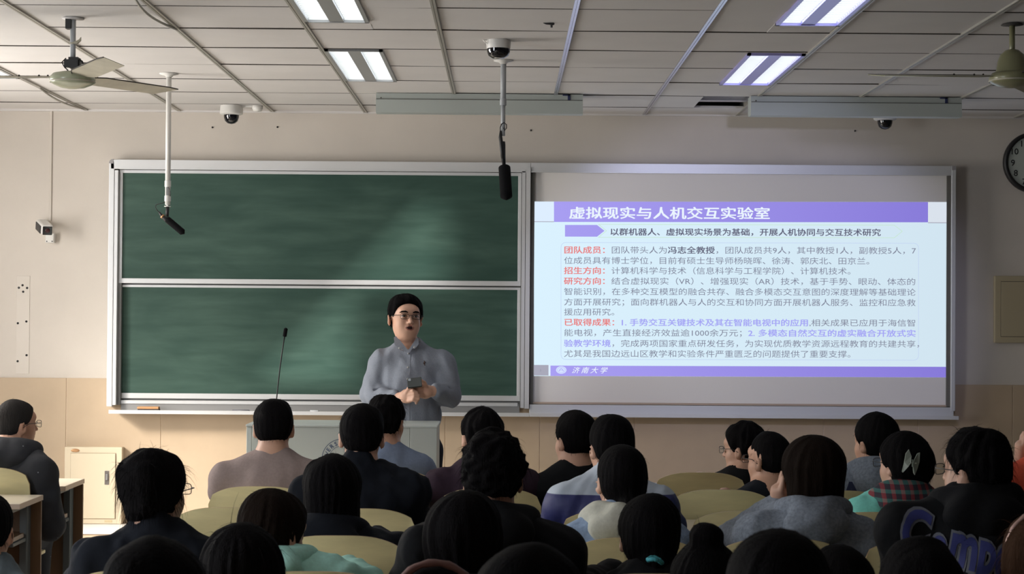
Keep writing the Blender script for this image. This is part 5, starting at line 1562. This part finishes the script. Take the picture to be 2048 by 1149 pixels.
# ------------------------------------------------------------------ the audience
C_WB = mat('white_and_blue_nylon', (.4, .4, .4), .6, bump=.3, bscale=20)
nt = C_WB.node_tree; tc = nt.nodes.new('ShaderNodeTexCoord'); sp = nt.nodes.new('ShaderNodeSeparateXYZ'); r_ = nt.nodes.new('ShaderNodeValToRGB'); mr = nt.nodes.new('ShaderNodeMapRange')
mr.inputs[1].default_value = .80; mr.inputs[2].default_value = 1.10
nt.links.new(tc.outputs['Object'], sp.inputs[0]); nt.links.new(sp.outputs[2], mr.inputs[0]); nt.links.new(mr.outputs[0], r_.inputs['Fac'])
r_.color_ramp.elements[0].color = (.02, .025, .12, 1); r_.color_ramp.elements[1].color = (.44, .50, .58, 1); r_.color_ramp.elements[0].position = .40; r_.color_ramp.elements[1].position = .41
nt.links.new(r_.outputs['Color'], nt.nodes['Principled BSDF'].inputs['Base Color'])

def HY(r, d=.20): return CHY(r) + d
def chair_for(x, r, what): chair(x, r, 'plywood chair of ' + what)
LX = -2.44
# left block
pr = person('man in speckled charcoal hoodie and glasses at the far left', 34, 796, HY(1), (LX, CHY(1)), yaw=-48, hair='crop', garment='hoodie', top=C_SPECK, trousers=C_SPECK, fat=1.12, specs=True, seed=11, turn=-25, arms='side', strands=120, hmat=hair_mat('thinning_hair', (.03, .028, .027)))
chair_for(LX, 1, 'the man in the speckled charcoal hoodie')
pr = person('dark-haired person in grey denim jacket leaning in at the bottom left corner', -24, 985, 6.16, (-2.2, CHY(4)), yaw=0, hair='short', garment='jacket', top=C_DGREY, seed=12, sh=-.02)
chair_for(-2.2, 4, 'the leaning person at the bottom left corner')
# front row
person('man in light blue shirt with tufted black hair before the podium', 774, 786, HY(1), (SEAT(1), CHY(1)), yaw=-22, hair='spiky', garment='shirt', top=C_LBLUE, seed=13, hlen=.04)
chair_for(SEAT(1), 1, 'the man in the light blue shirt')
person('man in black T-shirt and glasses looking left, below the slide', 1487, 840, HY(1), (1.06, CHY(1)), yaw=58, pitch=-4, hair='spiky', garment='tee', top=C_BLACK, specs=True, seed=14, skin=SKIN2)
chair_for(SEAT(4), 1, 'the man in black T-shirt looking left')
# second row
person('broad man in beige T-shirt left of the podium', 548, 794, HY(2), (SEAT(0) + .03, CHY(2)), yaw=4, hair='short', hw=1.02, garment='tee', top=C_BEIGE, fat=1.22, sh=.01, seed=15, skin=SKIN2)
chair_for(SEAT(0), 2, 'the broad man in the beige T-shirt')
chair(SEAT(1), 2, 'empty plywood chair just behind the light blue shirt')
person('man in dark plum jacket right of the podium', 962, 810, HY(2), (SEAT(2) + .03, CHY(2)), yaw=24, hair='spiky', garment='jacket', top=C_PURP, fat=1.1, sh=.012, seed=16)
chair_for(SEAT(2), 2, 'the man in the dark plum jacket')
person('man in black T-shirt with cropped hair, left of the white and blue jacket', 1150, 819, HY(2), (SEAT(3) - .06, CHY(2)), yaw=34, hair='short', garment='tee', top=C_BLACK, seed=17, skin=SKIN2)
chair_for(SEAT(3), 2, 'the cropped man left of the white and blue jacket')
person('man with glasses and black top behind the looking-left man', 1537, 862, HY(2), (SEAT(4) + .16, CHY(2)), yaw=42, hair='crop', garment='tee', top=C_NAVYB, specs=True, seed=18)
chair_for(SEAT(4), 2, 'the bespectacled man in the second row')
pU = person('man in grey hoodie lettered navy, beside the claw clip wearer', 1750, 824, HY(2), (SEAT(5) + .16, CHY(2)), yaw=35, hair='short', hw=1.05, garment='hoodie', top=C_GREY, seed=19)
chair_for(SEAT(5), 2, 'the man in the lettered grey hoodie')
# third row
chair(SEAT(0), 3, 'empty plywood chair behind the broad man in beige')
person('man in black hooded jacket with both ears showing, before the podium', 724, 805, HY(3), (SEAT(1) - .02, CHY(3)), yaw=0, hair='short', hw=1.04, garment='jacket', top=C_NAVYB, sh=.02, fat=1.08, seed=20, skin=SKIN2)
chair_for(SEAT(1), 3, 'the man in black jacket before the podium')
person('boy in white and royal blue jacket', 1222, 826, HY(3), (SEAT(3), CHY(3)), yaw=22, hair='short', hw=1.02, garment='jacket', top=C_WB, fat=1.1, sh=.01, seed=22)
chair_for(SEAT(3), 3, 'the boy in white and royal blue')
chair(SEAT(4), 3, 'empty plywood chair in front of the grey hoodie with bobbed hair')
pV = person('woman with pale claw clip, teal jacket and dark plaid hood', 1806, 861, HY(3, .16), (SEAT(5) + .05, CHY(3)), yaw=36, hair='clip', hw=1.12, garment='hoodie', top=C_TEAL, hood_mat=C_PLAID, seed=23, specs=True, skin=SKIN2)
chair_for(SEAT(5), 3, 'the woman with the pale claw clip')
# fourth row
person('woman with dark rounded bob and black hooded top, centre left', 665, 906, HY(4), (SEAT(1) - .03, CHY(4)), yaw=0, hair='bob', hw=.98, garment='hoodie', top=C_NAVYB, seed=24)
chair_for(SEAT(1), 4, 'the woman with the rounded bob')
person('woman in pale denim jacket with cream hood and ponytail', 1243, 886, HY(4), (SEAT(3), CHY(4)), yaw=14, hair='tail', garment='hoodie', top=C_DENIM, hood_mat=C_CREAM, seed=25, skin=SKIN2)
chair_for(SEAT(3), 4, 'the woman in the pale denim jacket')
person('woman in plain grey hoodie with straight bobbed hair, hand at chin', 1621, 869, HY(4), (SEAT(4) + .08, CHY(4)), yaw=28, hair='bob', hw=1.08, garment='hoodie', top=C_GREY, seed=26, arms='chin', skin=SKIN2, hmat=HAIRB, sh=.015)
chair_for(SEAT(4), 4, 'the woman in the plain grey hoodie')
chair(SEAT(5), 4, 'empty plywood chair between the plain grey hoodie and the lettered black one')
# fifth row
person('woman with messy pinned-up hair and glasses in dark navy jacket', 313, 892, HY(5), (SEAT(0), CHY(5)), yaw=-24, hair='updo', hw=1.06, garment='jacket', top=C_NAVYB, specs=True, seed=27, hlen=.06, strands=220)
chair_for(SEAT(0), 5, 'the woman with messy pinned-up hair')
person('woman in mint hoodie with face turned right', 550, 976, HY(5), (SEAT(1) - .05, CHY(5)), yaw=-42, pitch=-12, hair='bob', hw=.95, garment='hoodie', top=C_MINT, seed=28, hmat=HAIRB, ndz=.045, shdz=.035)
chair_for(SEAT(1), 5, 'the woman in the mint hoodie')
person('man with curly black hair in black hoodie, centre', 987, 856, HY(5), (SEAT(2), CHY(5)), yaw=-4, hair='curly', garment='hoodie', top=C_BLACK, fat=1.08, sh=.03, seed=29, hlen=.035, strands=300)
chair_for(SEAT(2), 5, 'the man with curly black hair')
person('woman with low ponytail tied by a teal scrunchie', 1298, 986, HY(5), (SEAT(3), CHY(5)), yaw=8, hair='lowtail', hw=1.04, garment='jacket', top=C_BLACK, seed=30, skin=SKIN2)
chair_for(SEAT(3), 5, 'the woman with the teal scrunchie')
pW = person('person in black hoodie with blue script lettering, and glasses', 1950, 849, HY(5, .25), (SEAT(5) + .04, CHY(5)), yaw=44, hair='spiky', hw=1.03, garment='hoodie', top=C_BLACK, specs=True, seed=31, sh=.05, fat=1.15, hlen=.04, skin=SKIN2, ndz=.035, shdz=.01)
chair_for(SEAT(5), 5, 'the wearer of the script-lettered hoodie')
# sixth row
person('dark head with flyaway strands behind the mint hoodie', 488, 1041, HY(6), (SEAT(1) - .06, CHY(6)), hair='long', garment='tee', top=C_BLACK, seed=32, hlen=.07, strands=140)
chair_for(SEAT(1), 6, 'the head with flyaway strands')
person('person with long dark hair behind the curly-haired man', 925, 976, HY(6), (SEAT(2) - .04, CHY(6)), hair='long', hw=1.05, garment='hoodie', top=C_BLACK, seed=33)
chair_for(SEAT(2), 6, 'the long-haired person in the centre')
person('dark head with small top bun at the bottom', 1412, 1043, HY(6), (SEAT(3) + .04, CHY(6)), hair='bun', hw=1.04, garment='tee', top=C_BLACK, seed=34)
chair_for(SEAT(3), 6, 'the head with a top bun')
person('rounded dark head before the plain grey hoodie at the bottom', 1680, 1086, HY(6), (SEAT(4) - .06, CHY(6)), hair='tail', garment='tee', top=C_BLACK, seed=35)
chair_for(SEAT(4), 6, 'the rounded head before the grey hoodie')
pE = person('long brown-haired woman with sparkling hairband at the right edge', 2082, 1018, HY(6), (SEAT(5), CHY(6)), hair='long', garment='tee', top=C_BLACK, seed=36, hmat=hair_mat('brown_hair', (.055, .028, .016)), strands=260, hlen=.06)
chair_for(SEAT(5), 6, 'the brown-haired woman at the right edge')
# seventh row
pG = person('dark head with pinkish-brown hairband at the bottom edge', 872, 1120, HY(7), (SEAT(2) - .06, CHY(7)), hair='tail', garment='tee', top=C_BLACK, seed=37)
chair_for(SEAT(2), 7, 'the head with the pinkish-brown hairband')
person('dark smooth head before the blue script lettering', 1843, 1071, HY(7), (SEAT(4) - .05, CHY(7)), hair='short', garment='tee', top=C_BLACK, seed=38)
chair_for(SEAT(4), 7, 'the smooth head before the script lettering')
# eighth row
person('large dark head at the bottom left before the navy jacket', 312, 1064, HY(8), (SEAT(1), CHY(8)), hair='tail', garment='tee', top=C_BLACK, seed=39)
chair_for(SEAT(1), 8, 'the large head at the bottom left')
person('large round cropped head at the bottom centre', 1062, 1079, HY(8, .12), (SEAT(2) + .08, CHY(8)), hair='crop', hw=1.08, garment='tee', top=C_BLACK, seed=40, strands=400, hlen=.012, skin=SKIN2)
chair_for(SEAT(2), 8, 'the large cropped head at the bottom centre')
person('large dark head at the bottom, right of the top bun', 1555, 1051, HY(8), (SEAT(3), CHY(8)), hair='tail', garment='tee', top=C_BLACK, seed=41)
chair_for(SEAT(3), 8, 'the large head right of the top bun')
# right block
person('person in coral red T-shirt with raised arm at the right edge', 2088, 812, HY(1), (2.71, CHY(1)), yaw=20, hair='short', garment='tee', top=C_RED, arms='chin', fat=1.15, seed=42, skin=SKIN2)
chair_for(2.71, 1, 'the person in coral red')

# ------------------------------------------------------------------ things worn or lying about
def kid(root, name):
    for c in root.children:
        if c.name.split('.')[0] == name: return c
r_, H, R, org, N = pW
hb = kid(r_, 'hoodie')
BL = mat('blue_applique', (.022, .030, .16), .7); OUT = mat('grey_outline_stitch', (.12, .13, .16), .7)
def pxl(px, py, Y): 
    q = P(px, py, Y) - org; return q.x, q.z
yb_ = CHY(5) + .10
x0_, z0_ = pxl(1782, 1078, yb_)
for s_, sz, (px, py) in (('C', .155, (1797, 1088)), ('o', .11, (1862, 1106)), ('mpos', .185, (1888, 1122)), ('t', .18, (2034, 1156))):
    x0_, z0_ = pxl(px, py, yb_)
    o_ = project_text(s_, sz, r_, org, hb, x0_, z0_, OUT, .014, .45, .0045, 'lettering_outline', -.24, .52 if s_ != 'C' else .7)
    project_text(s_, sz, o_, org, hb, x0_, z0_, BL, .006, .45, .0065, 'lettering', -.24, .52 if s_ != 'C' else .7)
x0_, z0_ = pxl(1925, 1150, yb_)
bm = bmesh.new(); tree = BVHTree.FromPolygons([v.co for v in hb.data.vertices], [p.vertices for p in hb.data.polygons])
rowv = []
for i in range(13):
    X = x0_ + .02 * i
    zc = z0_ + .006 - .0008 * i - .02 * (i / 12) ** 2
    vv = []
    for dz in (-.008, .006):
        h_ = tree.ray_cast(Vector((X, -2, zc + dz)), Vector((0, 1, 0))); vv.append(bm.verts.new((X, (h_[0].y if h_[0] else 0) - .005, zc + dz)))
    rowv.append(vv)
for a_, b_ in zip(rowv, rowv[1:]): bm.faces.new((a_[0], b_[0], b_[1], a_[1]))
obj('lettering_swash', bm, OUT, r_)
# navy letter on the grey hoodie in the second row
r_, H, R, org, N = pU; hb = kid(r_, 'hoodie')
yb2 = CHY(2) + .1
NV = mat('navy_applique', (.01, .015, .05), .8)
q = P(1688, 990, yb2) - org
project_text('A', .075, r_, org, hb, q.x, q.z, NV, .006, 0, .004, 'lettering')
q = P(1716, 992, yb2) - org
project_text('A', .075, r_, org, hb, q.x, q.z, NV, .006, 0, .004, 'lettering')
# claw clip: child of the hair it grips is a thing of its own held by the head
r_, H, R, org, N = pV
t = tag(empty('hair_clip', P(1824, 922, HY(3, .16) - .135)), 'pale green butterfly claw clip in the dark hair', 'hair clip')
CL = mat('pale_green_clip', (.30, .34, .29), .3)
def wing(pts, d):
    bm = bmesh.new(); o_ = Vector(t.location)
    fr_ = [bm.verts.new(P(px, py, o_.y + d_) - o_) for (px, py), d_ in zip(pts, d)]
    bk_ = [bm.verts.new(v.co + Vector((0, .008, 0))) for v in fr_]
    bm.faces.new(fr_); bm.faces.new(bk_[::-1])
    for i in range(len(pts)): bm.faces.new((fr_[i], bk_[i], bk_[(i + 1) % len(pts)], fr_[(i + 1) % len(pts)]))
    return bm
obj('clip_jaw', wing([(1818, 900), (1823, 913), (1822, 926), (1817, 934), (1806, 946), (1804.5, 944), (1809, 925), (1812, 908)], (.0, .0, -.01, -.01, 0, 0, .0, 0)), CL, t)
obj('clip_jaw', wing([(1840, 906), (1839, 925), (1835, 938), (1830, 951), (1827, 947), (1826, 930), (1829, 920), (1835, 908)], (.0, 0, 0, 0, 0, -.01, -.01, 0)), CL, t)
bm = bmesh.new(); o_ = Vector(t.location); tube(bm, [P(1817, 926, o_.y - .004) - o_, P(1833, 927, o_.y - .004) - o_], .004, 8); tube(bm, [P(1825, 920, o_.y - .004) - o_, P(1825, 934, o_.y - .004) - o_], .003, 8)
obj('clip_hinge', bm, CL, t)
# scrunchie
q = P(1310, 1118, HY(5) - .17)
bm = bmesh.new(); pts = []
for k in range(25):
    a_ = 2 * PI * k / 24; pts.append(Vector((math.cos(a_) * .020, math.sin(a_) * .020, -math.cos(a_) * .004 - .008 * math.cos(a_) ** 2)))
tube(bm, pts, [.0065 + .001 * math.sin(k * 2.5) for k in range(25)], 8)
tag(obj('scrunchie', bm, mat('teal_scrunchie', (.05, .34, .40), .7, bump=.4, bscale=200), None, q, smooth=True), 'teal scrunchie round the low ponytail', 'scrunchie')
# paper on the left desk and a white sheet on the empty chair
q = P(18, 992, DESKN(2) + .2)
t = obj('paper_sheet', box(-.17, .12, -.12, .12, 0, .006, .001, Matrix.Rotation(.35, 4, 'Z')), M['paper'], None, (-2.44, DESKN(2) + .17, .7505))
tag(t, 'white papers lying on the left desk at the frame edge', 'paper')

# hairbands
for (r_, H, R, org, N), nm, col, y_ in ((pG, 'hairband', (.16, .075, .065), -.055), (pE, 'hairband', (.45, .30, .26), -.03)):
    bm = bmesh.new(); pts = []
    for k in range(25):
        a_ = math.radians(-8 + 196 * k / 24); pts.append(Vector(H + R @ np.array((.094 * math.cos(a_), y_, .034 + .103 * math.sin(a_)), np.float32)) - org)
    tube(bm, pts, [.0075 + .0012 * math.sin(2.1 * k) for k in range(25)], 8)
    obj(nm, bm, mat('hairband_%d' % int(col[0] * 100), col, .45, metal=.0 if col[0] < .3 else .6), r_, smooth=True)
